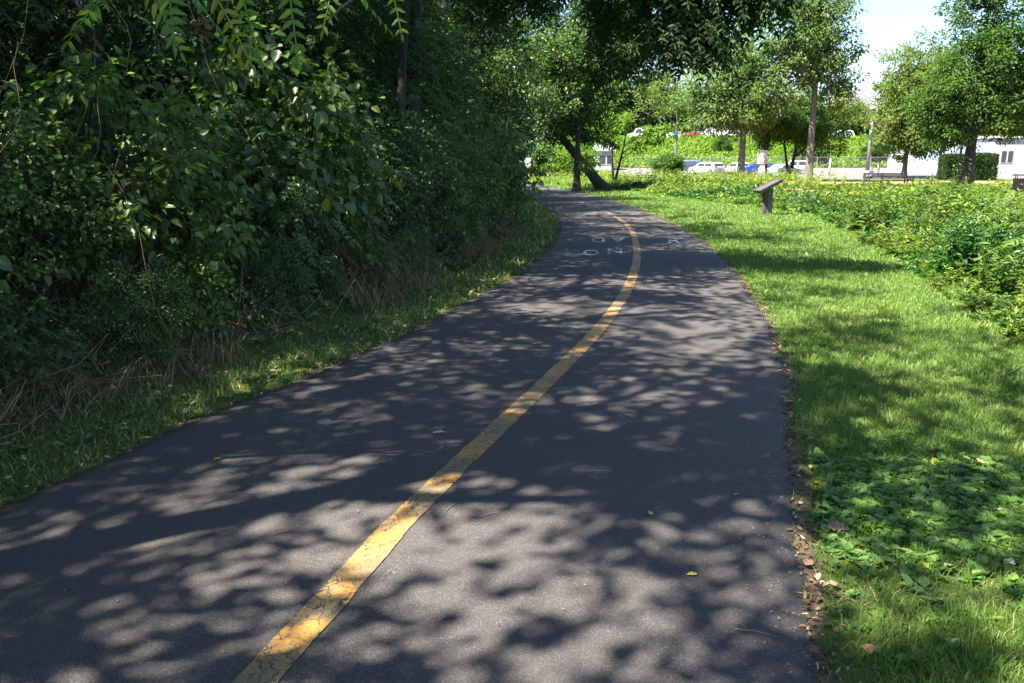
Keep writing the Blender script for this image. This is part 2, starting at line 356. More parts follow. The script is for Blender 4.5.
i = (np.arange(len(ys) - 1)[:, None] * k + np.arange(k - 1)[None]).ravel()
tag(link('path', np_mesh('path', V.reshape(-1, 3), np.stack([i, i + 1, i + k + 1, i + k], -1), True), M['asphalt']), kind='structure')
# centre line
yl = np.concatenate([np.arange(-6, 12, .05), np.arange(12, 66, .2)]); cx = xC(yl); tx = np.gradient(cx, yl)
nrm = np.sqrt(1 + tx**2); hw = .068
e1 = ragged(len(yl), .0025, 7, 2); e2 = ragged(len(yl), .0025, 8, 2)
A = np.stack([cx - (hw + e1) / nrm, yl + tx * hw / nrm, np.full_like(yl, .0285)], -1); B = np.stack([cx + (hw + e2) / nrm, yl - tx * hw / nrm, np.full_like(yl, .0285)], -1)
V = np.stack([A, B], 1).reshape(-1, 3); i = np.arange(len(yl) - 1) * 2
o = link('centre_line', np_mesh('centre_line', V, np.stack([i, i + 1, i + 3, i + 2], -1)), [M['line'], M['line_faded']])
o.data.polygons.foreach_set('material_index', (yl[:-1] + .6 * np.sin(yl[:-1] * 9) > 24).astype(np.int32))
tag(o, 'cracked yellow centre line painted along the asphalt path', 'line marking')
# painted letters
def letter(ch, px, py, flip, wdt, hgt):
    c = bpy.data.curves.new('t', 'FONT'); c.body = ch; c.align_x = 'CENTER'; c.align_y = 'CENTER'; c.size = 1; c.offset = .02
    t = bpy.data.objects.new('t', c); col.objects.link(t); dg = bpy.context.evaluated_depsgraph_get(); dg.update()
    me = bpy.data.meshes.new_from_object(t.evaluated_get(dg)); bpy.data.objects.remove(t); bpy.data.curves.remove(c)
    co = np.zeros(len(me.vertices) * 3); me.vertices.foreach_get('co', co); co = co.reshape(-1, 3)
    co -= (co.max(0) + co.min(0)) / 2; e = co.max(0) - co.min(0); co[:, 0] *= wdt / e[0]; co[:, 1] *= hgt / e[1]; co[:, 2] = 0
    if flip: co[:, :2] *= -1
    me.vertices.foreach_set('co', co.ravel()); me.update()
    o = link('painted_letter', me, M['white_paint']); x, y = G(px, py); o.location = (x, y, .0285); o.rotation_euler = (0, 0, -math.atan2(x, y)); return o
for ch, px, py, fl, wd, hg, lb in [
    ('D', 598, 241, 1, .29, 1.15, 'worn white letter D painted upside down in the left lane, farther row'),
    ('A', 618, 241, 1, .31, 1.15, 'worn white letter A painted upside down in the left lane beside the centre line'),
    ('O', 591, 254, 1, .29, .95, 'worn white letter O painted in the left lane, nearer row'),
    ('N', 615, 253, 1, .27, .9, 'worn white letter N painted in the left lane, nearer row beside the centre line'),
    ('R', 675, 242, 0, .29, 1.1, 'faded white letter painted alone in the right lane')]:
    tag(letter(ch, px, py, fl, wd, hg), lb, 'painted letter', 'white letters painted on the path')
# soil strips along the path edges
for nm, e, sgn, wmean, sd_ in (('right', R_, 1, .05, 11), ('left', L_, -1, .05, 12)):
    wv = np.clip(wmean + ragged(len(ys), wmean * .35, sd_, 9) + ragged(len(ys), wmean * .3, sd_ + 5, 40), .02, .4)
    V = np.stack([np.stack([e - sgn * .004, ys, np.full_like(ys, .010)], -1), np.stack([e + sgn * wv * .6, ys, np.full_like(ys, .008)], -1), np.stack([e + sgn * wv, ys, np.full_like(ys, .003)], -1)], 1)
    i = (np.arange(len(ys) - 1)[:, None] * 3 + np.arange(2)[None]).ravel()
    tag(link('path_edge_soil', np_mesh('path_edge_soil', V.reshape(-1, 3), np.stack([i, i + 1, i + 4, i + 3], -1)), M['soil']), kind='structure')
# car parks and beds beyond the lawn
def sheet(name, x0, x1, yy, mat, dz, wob=0, seed=0):
    xs = np.linspace(x0, x1, 24); yy = np.array(yy, float)
    A_, B_ = np.meshgrid(xs, yy); Z = H(np.full_like(A_, 50), B_) + dz
    V = np.stack([A_, B_, Z], -1).reshape(-1, 3); n = len(xs)
    i = (np.arange(len(yy) - 1)[:, None] * n + np.arange(n - 1)[None]).ravel()
    return tag(link(name, np_mesh(name, V, np.stack([i, i + 1, i + n + 1, i + n], -1)), mat), kind='structure')
sheet('parking_lot', 14, 120, [91, 95, 105, 118, 128], M['concrete'], .012)
sheet('upper_parking_lot', -10, 130, [152, 165, 190], M['concrete'], .012)
def blob(name, cx_, cy_, rx, ry, mat, z, seed):
    r_ = np.random.default_rng(seed); a = np.linspace(0, 2*np.pi, 40, endpoint=False); k = 1 + .12 * np.sin(3*a + seed) + .07 * np.sin(7*a + 2*seed)
    m = MB(); vs = [(cx_, cy_, z + .03)] + [(cx_ + rx*kk*math.cos(t), cy_ + ry*kk*math.sin(t), z) for t, kk in zip(a, k)]
    m.add(vs, [(0, 1 + j, 1 + (j + 1) % 40) for j in range(40)]); return tag(m.build(name, mat), kind='structure')
blob('mulch_bed', 25, 76, 8, 11, M['mulch'], .008, 1)
blob('mulch_bed', 41, 72, 9, 13, M['mulch'], .008, 2)
blob('mulch_bed', 17.2, 51, 2.4, 9, M['mulch'], .008, 4)
blob('mulch_bed', 17.0, 31, 1.3, 3.5, M['mulch'], .008, 6)
BEDS = [(25, 76, 8, 11), (41, 72, 9, 13), (17.2, 51, 2.4, 9), (17, 31, 1.3, 3.5)]

# ------------------------------------------------------------------ grass (nobody could count it)
def blades(x, y, h, wd, lean, rng, segz=None, zoff=0):
    n = len(x); a = rng.uniform(0, 2*np.pi, n); b = rng.uniform(0, 2*np.pi, n)
    base = np.stack([x, y, H(x, y) + zoff], -1); S = np.stack([np.cos(a), np.sin(a), np.zeros(n)], -1) * (wd / 2)[:, None]
    D = np.stack([np.cos(b), np.sin(b), np.zeros(n)], -1) * (lean * h)[:, None]; U = np.array([0, 0, 1.]) * h[:, None]
    m = base + D * .35 + U * .6; t = base + D + U * (1 - .3 * np.clip(lean, 0, 1)[:, None])
    V = np.stack([base - S, base + S, m + S * .8, m - S * .8, t], 1).reshape(-1, 3)
    F = (np.array([[0, 1, 2], [0, 2, 3], [3, 2, 4]])[None] + (np.arange(n) * 5)[:, None, None]).reshape(-1, 3)
    return V, F
def sm_noise(x, y, s, seed):          # cheap smooth noise 0..1
    r_ = np.random.default_rng(seed); v = 0
    for k in range(6):
        f = s * (1.0 + .45 * k); a = r_.uniform(0, 2*np.pi); p = r_.uniform(0, 6.28)
        v = v + np.sin((x * np.cos(a) + y * np.sin(a)) * f + p)
    return np.clip(.5 + v / 7, 0, 1)
parts = []
for y0, y1, dens, hh, ww, x1 in [(1.6, 3.2, 9000, .050, .0032, 4.5), (3.2, 5, 6000, .050, .0038, 5.5), (5, 8, 3300, .050, .0052, 7.5), (8, 13, 1500, .050, .008, 9), (13, 22, 560, .055, .013, 12), (22, 40, 170, .06, .026, 16), (40, 80, 40, .07, .06, 16)]:
    X0 = min(xR(np.array([y0, y1])).min(), 9) - .05
    n = int((x1 - X0) * (y1 - y0) * dens); x = rg.uniform(X0, x1, n); y = rg.uniform(y0, y1, n)
    d = x - xR(y); far = xW(y) - x
    keep = (d > .0) & (far > -.4) & (rg.random(n) < np.clip((d - .02) / .28, .10, 1))
    bare = sm_noise(x, y, 3.1, 4); keep &= ~((bare < .2) & (rg.random(n) < .35) & (y < 8))
    bs = np.hypot((x - 1.75) / .32, (y - 2.75) / .16) < 1; keep &= ~(bs & (rg.random(n) < .6))
    x, y = x[keep], y[keep]; n = len(x); tall = .75 + .7 * sm_noise(x, y, 2.3, 9)
    parts.append(blades(x, y, hh * tall * rg.uniform(.6, 1.35, n), ww * rg.uniform(.7, 1.4, n), rg.uniform(.1, 1.3, n), rg))
V, F = join(parts)
tag(link('grass', np_mesh('grass', V, F), M['grass']), 'short mown green lawn grass right of the path', 'grass', kind='stuff')
# rough verge on the left
parts = []
for y0, y1, dens, hh, ww in [(1.6, 4, 4200, .052, .0042), (4, 7, 2900, .055, .0055), (7, 12, 1300, .065, .009), (12, 22, 520, .09, .015), (22, 50, 150, .11, .03)]:
    n = int(3.4 * (y1 - y0) * dens); y = rg.uniform(y0, y1, n); off = rg.uniform(-.02, 3.4, n); x = xL(y) - off
    cl = sm_noise(x, y, 4.2, 21); keep = (off > .0) & (rg.random(n) < np.clip((off) / .15, .15, 1)) & (rg.random(n) < np.clip(1.2 - off * .62, .02, 1) * (.3 + cl))
    x, y, off = x[keep], y[keep], off[keep]; n = len(x)
    parts.append(blades(x, y, hh * rg.uniform(.4, 1.5, n) * (.7 + .8 * sm_noise(x, y, 5, 5)), ww * rg.uniform(.7, 1.4, n), rg.uniform(.2, 1.5, n), rg))
V, F = join(parts)
tag(link('verge_grass', np_mesh('verge_grass', V, F), M['grass_rough']), 'ragged long grass on the verge left of the path', 'grass', kind='stuff')
# strip of rank bright grass at the far bend
n = 26000; x = rg.uniform(-4, 14, n); y = rg.uniform(56, 88, n); k = (x > xR(y) + 1.5) & (sm_noise(x, y, .5, 3) > .35); x, y = x[k], y[k]; n = len(x)
V, F = blades(x, y, rg.uniform(.15, .55, n), rg.uniform(.05, .12, n), rg.uniform(.2, .9, n), rg)
tag(link('tall_grass', np_mesh('tall_grass', V, F), M['weed_lime']), 'tall sunlit grass beyond the bend of the path', 'grass', kind='stuff')

# clover and plantain in the lawn
def rosettes(x, y, nl, L, Wd, up, rng, kind='ovate', zoff=.0):
    n = len(x); X_ = np.repeat(x, nl); Y_ = np.repeat(y, nl); m = n * nl
    a = rng.uniform(0, 2*np.pi, m); z = H(X_, Y_) + zoff + rng.uniform(0, .02, m); s = np.repeat(rng.uniform(.65, 1.25, n), nl)
    D = np.stack([np.cos(a), np.sin(a), rng.uniform(up * .3, up * 1.4, m)], -1)
    return leaf_geo(np.stack([X_, Y_, z], -1), D, np.stack([rng.normal(0, .3, m), rng.normal(0, .3, m), np.ones(m)], -1), L * s * rng.uniform(.7, 1.2, m), Wd * s, kind, .12, .2)
parts = []
n = 1700; x = rg.normal(2.15, .62, n); y = rg.normal(3.45, .42, n); k = (x > xR(y) + .12) & (y > 2.3); parts.append(rosettes(x[k], y[k], 4, .050, .036, .6, rg))
n = 1500; x = rg.uniform(1.0, 5, n); y = rg.uniform(2.2, 8, n); k = (x > xR(y) + .1) & (sm_noise(x, y, 2.6, 31) > .55); parts.append(rosettes(x[k], y[k], 4, .034, .022, .6, rg))
V, F = join(parts)
tag(link('clover', np_mesh('clover', V, F), M['clover']), 'broad-leaved clover and plantain patch in the lawn beside the path', 'ground plants', kind='stuff')
parts = []
n = 9000; y = 1.8 + 24 * rg.random(n) ** 1.6; off = rg.uniform(.05, 3.2, n); x = xL(y) - off; k = (sm_noise(x, y, 3.3, 41) > .45) & (rg.random(n) < .35 + off * .3); x, y = x[k], y[k]
parts.append(rosettes(x, y, 5, .042, .028, .9, rg))
n = 2600; y = 1.8 + 26 * rg.random(n) ** 1.4; off = rg.uniform(.9, 3.6, n); x = xL(y) - off; k = sm_noise(x, y, 2.3, 43) > .5
parts.append(rosettes(x[k], y[k], 7, .085, .062, 1.3, rg, zoff=.05))
V, F = join(parts)
tag(link('ivy', np_mesh('ivy', V, F), M['ivy']), 'creeping ivy and low leaves under the thicket left of the path', 'ground plants', kind='stuff')

# straw-coloured blades in the thin spots of the lawn
n = 30000; x = rg.uniform(1, 6, n); y = rg.uniform(1.8, 9, n); d = x - xR(y)
k = (d > .02) & ((sm_noise(x, y, 3.1, 4) < .3) | (np.hypot((x - 1.75) / .4, (y - 2.75) / .22) < 1) | (rg.random(n) < np.exp(-d * 9)) | (rg.random(n) < .06)); x, y = x[k], y[k]; n = len(x)
V, F = blades(x, y, rg.uniform(.012, .04, n), rg.uniform(.002, .005, n), rg.uniform(.8, 3, n), rg)
tag(link('dry_grass', np_mesh('dry_grass', V, F), M['dry']), 'dry straw blades in the thin spots of the lawn by the path', 'grass', kind='stuff')
# leaf litter
def litter(x, y, L, rng, mat, name, lb, kind='ovate', zo=.012):
    n = len(x); a = rng.uniform(0, 2*np.pi, n); P = np.stack([x, y, H(x, y) + zo + rng.uniform(0, .012, n)], -1)
    D = np.stack([np.cos(a), np.sin(a), rng.normal(.05, .3, n)], -1); Nn = np.stack([rng.normal(0, .5, n), rng.normal(0, .5, n), np.ones(n)], -1)
    V, F = leaf_geo(P, D, Nn, L * rng.uniform(.3, 1.5, n), L * rng.uniform(.15, .7, n), kind, .2, .3)
    return tag(link(name, np_mesh(name, V, F), M[mat]), lb, 'leaf litter', kind='stuff')
n = 2600; y = 1.6 + 32 * rg.random(n) ** 1.7; x = xR(y) + np.abs(rg.normal(0, .07, n)) - .02
litter(x, y, .031, rg, 'litter', 'leaf_litter', 'small dead brown leaves along the right edge of the path')
n = 2600; y = 1.6 + 30 * rg.random(n) ** 1.5; x = xL(y) - np.abs(rg.normal(0, .10, n)) + .015
litter(x, y, .026, rg, 'litter', 'leaf_litter', 'dead leaves and crumbs along the left edge of the path')
n = 9000; y = 1.8 + 28 * rg.random(n) ** 1.4; x = xL(y) - rg.uniform(.7, 5, n)
litter(x, y, .055, rg, 'litter', 'leaf_litter', 'brown leaf litter on the soil under the left thicket')
n = 260; y = 2.0 + 14 * rg.random(n) ** 1.5; x = xL(y) + (xR(y) - xL(y)) * rg.random(n)
litter(x, y, .012, rg, 'dry', 'path_crumbs', 'tiny plant crumbs scattered over the asphalt path', zo=.026)
# dead twigs and straw heaps under the thicket
n = 1800; y = 1.6 + 22 * rg.random(n) ** 1.7; x = xR(y) - np.abs(rg.normal(0, .14, n))
litter(x, y, .011, rg, 'dry', 'path_crumbs', 'grit and plant crumbs spilled on the right margin of the path', zo=.024)
n = 1800; y = 1.6 + 22 * rg.random(n) ** 1.7; off = np.abs(rg.normal(.3, .5, n)); x = xL(y) - off
litter(x, y, .045, rg, 'litter', 'leaf_litter', 'scattered pale dead leaves lying in the left verge grass', zo=.035)
# thin vines hanging in front of the thicket
br = []
for k in range(150):
    y = 3.0 + 22 * rg.random() ** 1.3; x = float(xL(y)) - rg.uniform(1.15, 2.4); z = float(H(x, y)) + rg.uniform(.7, 2.8); l = min(z - .1, rg.uniform(.5, 1.7)); a = rg.normal(0, .22, 2)
    t = np.linspace(0, 1, 7)[:, None]; P = np.array([x, y, z]) + np.concatenate([a[0] * t * l + .05 * np.sin(t * 7 + k), a[1] * t * l + .05 * np.cos(t * 6 + k), -t * l], 1); br.append((P, np.full(7, rg.uniform(.0015, .0035))))
V, F = tubes(br, 4)
tag(link('vines', np_mesh('vines', V, F), M['dry']), 'thin dry vines trailing down the face of the left thicket', 'vines', kind='stuff')
br = []
for k in range(1400):
    y = 2.6 + 17 * rg.random() ** 1.3; off = rg.uniform(.85, 2.2); x = float(xL(y)) - off
    if sm_noise(np.array([x]), np.array([y]), 1.3, 51)[0] < .42: continue
    z = float(H(x, y)); a = rg.uniform(0, 6.28); l = rg.uniform(.15, .6); e = rg.uniform(-.15, 1.1)
    d = np.array([math.cos(a)*math.cos(e), math.sin(a)*math.cos(e), abs(math.sin(e))]); p = np.array([x, y, z + rg.uniform(0, .25)])
    br.append((np.stack([p, p + d*l*.5 + rg.normal(0, .03, 3), p + d*l + rg.normal(0, .05, 3)]), np.array([.0035, .0025, .0012]) * rg.uniform(.7, 2)))
V, F = tubes(br, 3)
tag(link('dead_twigs', np_mesh('dead_twigs', V, F), M['dry']), 'tangle of dead twigs and straw at the foot of the left thicket', 'dead twigs', kind='stuff')
n = 13000; y = 2.6 + 17 * rg.random(n) ** 1.2; off = rg.uniform(.8, 2.1, n); x = xL(y) - off; k = sm_noise(x, y, 1.6, 52) > .57; x, y = x[k], y[k]; n = len(x)
V, F = blades(x, y, rg.uniform(.12, .42, n), rg.uniform(.004, .009, n), rg.uniform(.3, 1.6, n), rg)
tag(link('dead_grass', np_mesh('dead_grass', V, F), M['dry']), 'tufts of dead straw-coloured grass below the left thicket', 'dead grass', kind='stuff')

# ------------------------------------------------------------------ weeds on the right
def weeds(x, y, h, nl, L, Wd, rng, up=.35, kind='lance'):
    n = len(x); t = np.tile(np.linspace(.12, 1, nl), n) + rng.normal(0, .03, n * nl)
    lean = rng.normal(0, .18, (n, 2)); base = np.stack([x, y, H(x, y)], -1)
    B = np.repeat(base, nl, 0); hh = np.repeat(h, nl); ln = np.repeat(lean, nl, 0)
    P = B + np.stack([ln[:, 0] * t**2 * hh, ln[:, 1] * t**2 * hh, t * hh], -1)
    a = np.tile(np.arange(nl) * 2.4, n) + np.repeat(rng.uniform(0, 6.28, n), nl)
    sz = np.repeat(L * rng.uniform(.7, 1.3, n) if np.ndim(L) == 0 else L, nl) * (1.05 - .5 * t)
    D = np.stack([np.cos(a), np.sin(a), rng.normal(up, .5, n * nl)], -1)
    V1, F1 = leaf_geo(P, D, np.stack([rng.normal(0, .5, n*nl), rng.normal(0, .5, n*nl), np.ones(n*nl)], -1), sz, sz * Wd, kind, .12, .25)
    S = np.array([1, .3, 0]) * .004; top = base + np.stack([lean[:, 0] * h, lean[:, 1] * h, h], -1); mid = base + np.stack([lean[:, 0] * h * .25, lean[:, 1] * h * .25, h * .5], -1)
    V2 = np.stack([base - S, base + S, mid + S * .8, mid - S * .8, top + S * .3, top - S * .3], 1).reshape(-1, 3)
    F2 = (np.array([[0, 1, 2, 3], [3, 2, 4, 5]])[None] + (np.arange(n) * 6)[:, None, None]).reshape(-1, 4)
    return join([(V1, F1), (V2, F2)])
def weedpos(n, y0, y1, off0, width, seed, thr):
    """plants stand in clumps, every clump with a height of its own"""
    sc_ = .22 + .016 * y0; nc = max(12, n // 26); cy = rg.uniform(y0, y1, nc); cx = xW(cy) + off0 + width * rg.random(nc) ** 1.2; ch = rg.choice([.40, .62, .85, 1.1, 1.4], nc, p=[.3, .27, .22, .14, .07])
    i = rg.integers(0, nc, n); dx, dy = rg.normal(0, sc_, n), rg.normal(0, sc_, n); x = cx[i] + dx; y = cy[i] + dy
    y = np.clip(y, 4, 66); k = x > xW(y) - .15 + .12 * np.sin(y * 3); f = ch[i] * np.exp(-(dx**2 + dy**2) / (2 * (1.5 * sc_)**2)); return x[k], y[k], f[k]
edge_h = lambda x, y: np.clip((x - xW(y)) / 1.6, .25, 1)
for mat, seed, thr, lb in (('weed', 61, .30, 'rank mid-green weeds filling the strip right of the lawn'), ('weed_lime', 67, .50, 'bright yellow-green weeds growing taller right of the lawn'), ('weed_dark', 63, .55, 'dark low weeds along the border of the lawn')):
    parts = []
    for y0, y1, nn, wid, nl, L in [(5, 11, 1700, 6, 24, .10), (11, 20, 2300, 13, 24, .14), (20, 36, 2200, 22, 20, .21), (36, 62, 2600, 34, 13, .30)]:
        nn = int(nn * {'weed': .85, 'weed_lime': .8, 'weed_dark': .55}[mat])
        if mat == 'weed_dark': wid = min(wid, 7)
        x, y, f = weedpos(nn, y0, y1, .0, wid, seed, thr)
        k = np.ones(len(x), bool)
        for b_ in BEDS: k &= ~((np.hypot((x - b_[0]) / b_[2], (y - b_[1]) / b_[3]) < 1) & (rg.random(len(x)) < .93))
        x, y, f = x[k], y[k], f[k]
        lf = x / y < .34; k = (lf | (rg.random(len(x)) < .4)) if mat == 'weed_lime' else (~lf | (rg.random(len(x)) < .5)); x, y, f = x[k], y[k], f[k]
        h = (f * rg.uniform(.65, 1.1, len(x)) if mat != 'weed_dark' else rg.uniform(.15, .5, len(x))) * edge_h(x, y) * (.55 + .75 * sm_noise(x, y, .6, seed + 1))
        h *= np.where(x / y < .335, np.interp(y, [0, 12, 20, 30, 45, 60], [1.0, 1.1, 1.05, 1.1, 1.05, .95]), np.interp(y, [0, 12, 20, 30, 45, 60], [1.0, 1.15, 1.05, .75, .5, .45]))
        parts.append(weeds(x, y, h, nl, L, .30 if mat != 'weed_dark' else .5, rg, .55))
    V, F = join(parts); tag(link('weeds', np_mesh('weeds', V, F), M[mat]), lb, 'weeds', kind='stuff')
# weeds left of the bend
n = 1500; y = rg.uniform(38, 62, n); x = xR(y) + 5 + rg.uniform(0, 12, n)
n = 900; y = rg.uniform(60, 84, n); x = rg.uniform(4, 26, n); k = (x > xW(y)) ; x, y = x[k], y[k]
V, F = weeds(x, y, rg.uniform(.5, 1.3, len(x)), 12, .3, .35, rg)
tag(link('weeds', np_mesh('weeds', V, F), M['weed_lime']), 'sunlit weeds below the leaning dark trunk beyond the bend', 'weeds', kind='stuff')
n = 30000; x = rg.uniform(8, 110, n); y = rg.uniform(130, 151, n)
V, F = leaf_geo(np.stack([x, y, H(x, y) + rg.uniform(0, .5, n)], -1), np.stack([rg.normal(0, 1, n), rg.normal(0, 1, n), rg.uniform(.2, 1.3, n)], -1), rg.normal(0, 1, (n, 3)), rg.uniform(.3, .8, n), rg.uniform(.2, .45, n), 'diamond')
tag(link('bank_weeds', np_mesh('bank_weeds', V, F), M['bankleaf']), 'yellow-green weeds covering the bank below the upper cars', 'weeds', kind='stuff')

# ------------------------------------------------------------------ trees and shrubs
def tree_meshes(seed, trunk_h, r0, env, n_limbs=9, n_clumps=120, lpc=60, clump_r=.5, leafL=.14, leafW=.5, kind='diamond', lean=(0, 0), stems=1, droop=.0, limb_from=.35, crown_bias=2.2, frond=None, flat=.7, sides=7, trunk_wob=.06):
    """env: ellipsoids (cx,cy,cz,rx,ry,rz[,weight]); returns trunk (V,F) and crown (V,F)"""
    r = np.random.default_rng(seed); br = []; pts = []; prad = []
    for s in range(stems):
        n = 12; t = np.linspace(0, 1, n); a = r.uniform(0, 6.28); sp_ = (0 if stems == 1 else trunk_h * .22)
        off = np.array([math.cos(a), math.sin(a)]) * sp_
        P = np.stack([(lean[0] + off[0]) * t + trunk_wob * np.sin(t * 5 + a) * t, (lean[1] + off[1]) * t + trunk_wob * np.cos(t * 4 + a) * t, t * trunk_h - .1], -1)
        rad = r0 * (1 - .72 * t) * (1 + .45 * np.exp(-t * 18)) / (1 if stems == 1 else 1.4)
        br.append((P, rad)); pts.append(P[3:]); prad.append(rad[3:])
    TP = np.concatenate(pts); TR = np.concatenate(prad)
    W_ = np.array([e[6] if len(e) > 6 else e[3]*e[4]*e[5] for e in env], float); W_ /= W_.sum(); E = np.array([e[:6] for e in env], float)
    def samp(n, bias, scale=1.0):
        k = r.choice(len(E), n, p=W_); d = unit(r.normal(0, 1, (n, 3))); rr = r.random(n) ** (1 / bias) * scale
        bump_ = 1 + .16 * np.sin(d[:, 0]*5 + seed) * np.cos(d[:, 1]*4.3 + d[:, 2]*3.7 + seed)
        return E[k, :3] + d * E[k, 3:] * (rr * bump_)[:, None]
    def bez(p0, p3, r_a, r_b, n=7, lift=.3, sag=0):
        L = np.linalg.norm(p3 - p0); p1 = p0 + (p3 - p0) * .3 + np.array([0, 0, L * lift]); p2 = p0 + (p3 - p0) * .75 + np.array([0, 0, L * lift * .45]) + r.normal(0, L * .05, 3)
        t = np.linspace(0, 1, n)[:, None]; P = (1-t)**3*p0 + 3*(1-t)**2*t*p1 + 3*(1-t)*t**2*p2 + t**3*p3
        return P, r_a + (r_b - r_a) * t[:, 0]
    LT = samp(n_limbs, 3.0, .62); LP = []; LR = []
    for q in LT:
        cand = np.where(TP[:, 2] > trunk_h * limb_from)[0]; dist = np.linalg.norm((TP[cand] - q) * [1, 1, .8] + np.array([0, 0, .6 * np.linalg.norm(q[:2])]) * 0, axis=1) + np.abs(TP[cand, 2] - (q[2] - .7 * np.linalg.norm(q[:2] - TP[cand, :2], axis=1))) * .6
        i = cand[np.argmin(dist)]; P, rad = bez(TP[i], q, TR[i] * .6, max(TR[i] * .16, .006), 8, .12)
        P[1:-1] += r.normal(0, .02 * np.linalg.norm(q - TP[i]), (6, 3)); br.append((P, rad)); LP.append(P[2:]); LR.append(rad[2:])
    LP = np.concatenate(LP + [TP[-3:]]); LR = np.concatenate(LR + [TR[-3:]])
    C = samp(n_clumps, crown_bias)
    for q in C:
        i = np.argmin(np.linalg.norm(LP - q, axis=1)); P, rad = bez(LP[i], q, min(LR[i] * .5, .03 * max(1, r0 * 6)), .003, 5, .06); br.append((P, rad))
    ctr = (E[:, :3] * W_[:, None]).sum(0)
    if frond:
        pairs, fl, nf, drp = frond
        P = np.repeat(C, nf, 0); n = len(P); a = r.uniform(0, 6.28, n); out = unit((P - ctr) * [1, 1, .3]) * .7
        D = np.stack([np.cos(a), np.sin(a), r.uniform(-.3, .5, n)], -1) + out
        P, D, Nn, L, Wd, rach = frond_arrays(r, P + r.normal(0, clump_r * .3, P.shape), D, fl * r.uniform(.6, 1.15, n), pairs, leafL, leafL * leafW, drp)
        crown = join([leaf_geo(P, D, Nn, L, Wd, kind, .14, .18), rach])
    else:
        nl = n_clumps * lpc; cs = np.repeat(r.uniform(.6, 1.35, n_clumps), lpc)
        o = r.normal(0, 1, (nl, 3)); o = unit(o) * (r.random(nl) ** .5)[:, None] * [1, 1, flat]
        P = np.repeat(C, lpc, 0) + o * (clump_r * cs)[:, None]
        D = unit(o) * .8 + unit(P - ctr) * .35 + r.normal(0, .45, (nl, 3)) + np.array([0, 0, -.25 - droop])
        Nn = r.normal(0, .55, (nl, 3)) + np.array([0, 0, 1.]) + unit(o) * .4
        L = leafL * r.uniform(.65, 1.25, nl)
        crown = leaf_geo(P, D, Nn, L, L * leafW, kind, .16, .18)
    return tubes(br, sides), crown
def plant(name, proto, loc, label, cat, mats, rz=0, s=1, group=None, names=('trunk', 'crown')):
    root = empty(name, loc, rz, s); tag(root, label, cat, group)
    link(names[0], proto[0], mats[0], root); link(names[1], proto[1], mats[1], root); return root
def mk(name, *a, **k):
    t, c = tree_meshes(*a, **k); return (np_mesh(name + '_trunk', *t, smooth=True), np_mesh(name + '_crown', *c))
def mcopy(p):  return (p[0].copy(), p[1].copy())     # same shape, other leaf colour

ORD = ['first', 'second', 'third', 'fourth', 'fifth', 'sixth', 'seventh', 'eighth', 'ninth', 'tenth', 'eleventh', 'twelfth', 'thirteenth', 'fourteenth', 'fifteenth', 'sixteenth', 'seventeenth', 'eighteenth', 'nineteenth', 'twentieth', 'twenty-first', 'twenty-second', 'twenty-third', 'twenty-fourth', 'twenty-fifth', 'twenty-sixth', 'twenty-seventh', 'twenty-eighth']
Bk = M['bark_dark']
# thicket prototypes
bushA = mk('broad_shrub', 11, 1.5, .035, [(0, 0, 1.25, 1.15, 1.15, 1.15)], 12, 140, 28, .27, .105, .60, 'ovate', stems=3, droop=.35, crown_bias=3.2)
bushB = mk('feathery_shrub', 12, 1.6, .035, [(0, 0, 1.35, 1.1, 1.1, 1.2)], 12, 105, 0, .3, .080, .42, 'lance', stems=2, crown_bias=3.0, frond=(6, .42, 3, .45))
bushC = mk('dense_shrub', 13, 1.4, .03, [(0, 0, 1.2, 1.1, 1.1, 1.15)], 12, 170, 42, .24, .058, .6, 'ovate', stems=3, droop=.2, crown_bias=3.0)
bushD = mk('vine_shrub', 14, 1.6, .03, [(0, 0, 1.3, 1.05, 1.05, 1.2)], 10, 110, 24, .36, .135, .72, 'ovate', stems=3, droop=.7, crown_bias=3.4)
bushes = [bushA, bushB, bushC, bushD]
sapl = [mk('sapling', 21, 3.8, .06, [(0, 0, 3.0, 1.5, 1.5, 1.6), (0, 0, 1.8, 1.2, 1.2, 1.2)], 14, 230, 30, .34, .09, .55, 'ovate', droop=.3, crown_bias=2.6),
        mk('sapling', 22, 4.0, .06, [(0, 0, 3.1, 1.5, 1.5, 1.7), (.3, 0, 1.9, 1.2, 1.2, 1.2)], 14, 150, 0, .35, .10, .38, 'lance', crown_bias=2.6, frond=(7, .55, 3, .5))]
back = [mk('backing', 31, 7.5, .13, [(0, 0, 5.6, 2.9, 2.9, 3.6), (0, 0, 2.4, 2.6, 2.6, 2.3)], 22, 420, 44, .52, .16, .55, 'diamond', crown_bias=2.0),
        mk('backing', 32, 8.5, .15, [(0, 0, 6.6, 3.0, 3.0, 3.6), (.4, 0, 2.8, 2.7, 2.7, 2.6)], 22, 430, 44, .52, .17, .5, 'diamond', crown_bias=2.0)]
over = [mk('canopy', 41, 9.0, .16, [(0, 0, 7.9, 3.9, 3.9, 2.4), (1.2, 0, 6.6, 2.8, 3.0, 1.5)], 24, 84, 125, .60, .125, .5, 'ovate', lean=(.8, 0), crown_bias=1.9, limb_from=.4),
        mk('canopy', 42, 8.6, .15, [(0, 0, 7.6, 3.7, 3.9, 2.5), (1.4, 0, 6.2, 2.6, 2.6, 1.4)], 24, 80, 125, .58, .125, .45, 'ovate', lean=(.6, .3), crown_bias=1.9, limb_from=.4),
        mk('canopy', 43, 9.4, .16, [(0, 0, 8.2, 4.0, 3.8, 2.5), (1.0, 0, 6.6, 2.6, 3.0, 1.5)], 26, 50, 0, .40, .13, .40, 'lance', lean=(.9, -.2), crown_bias=1.9, limb_from=.4, frond=(8, .65, 5, .4))]
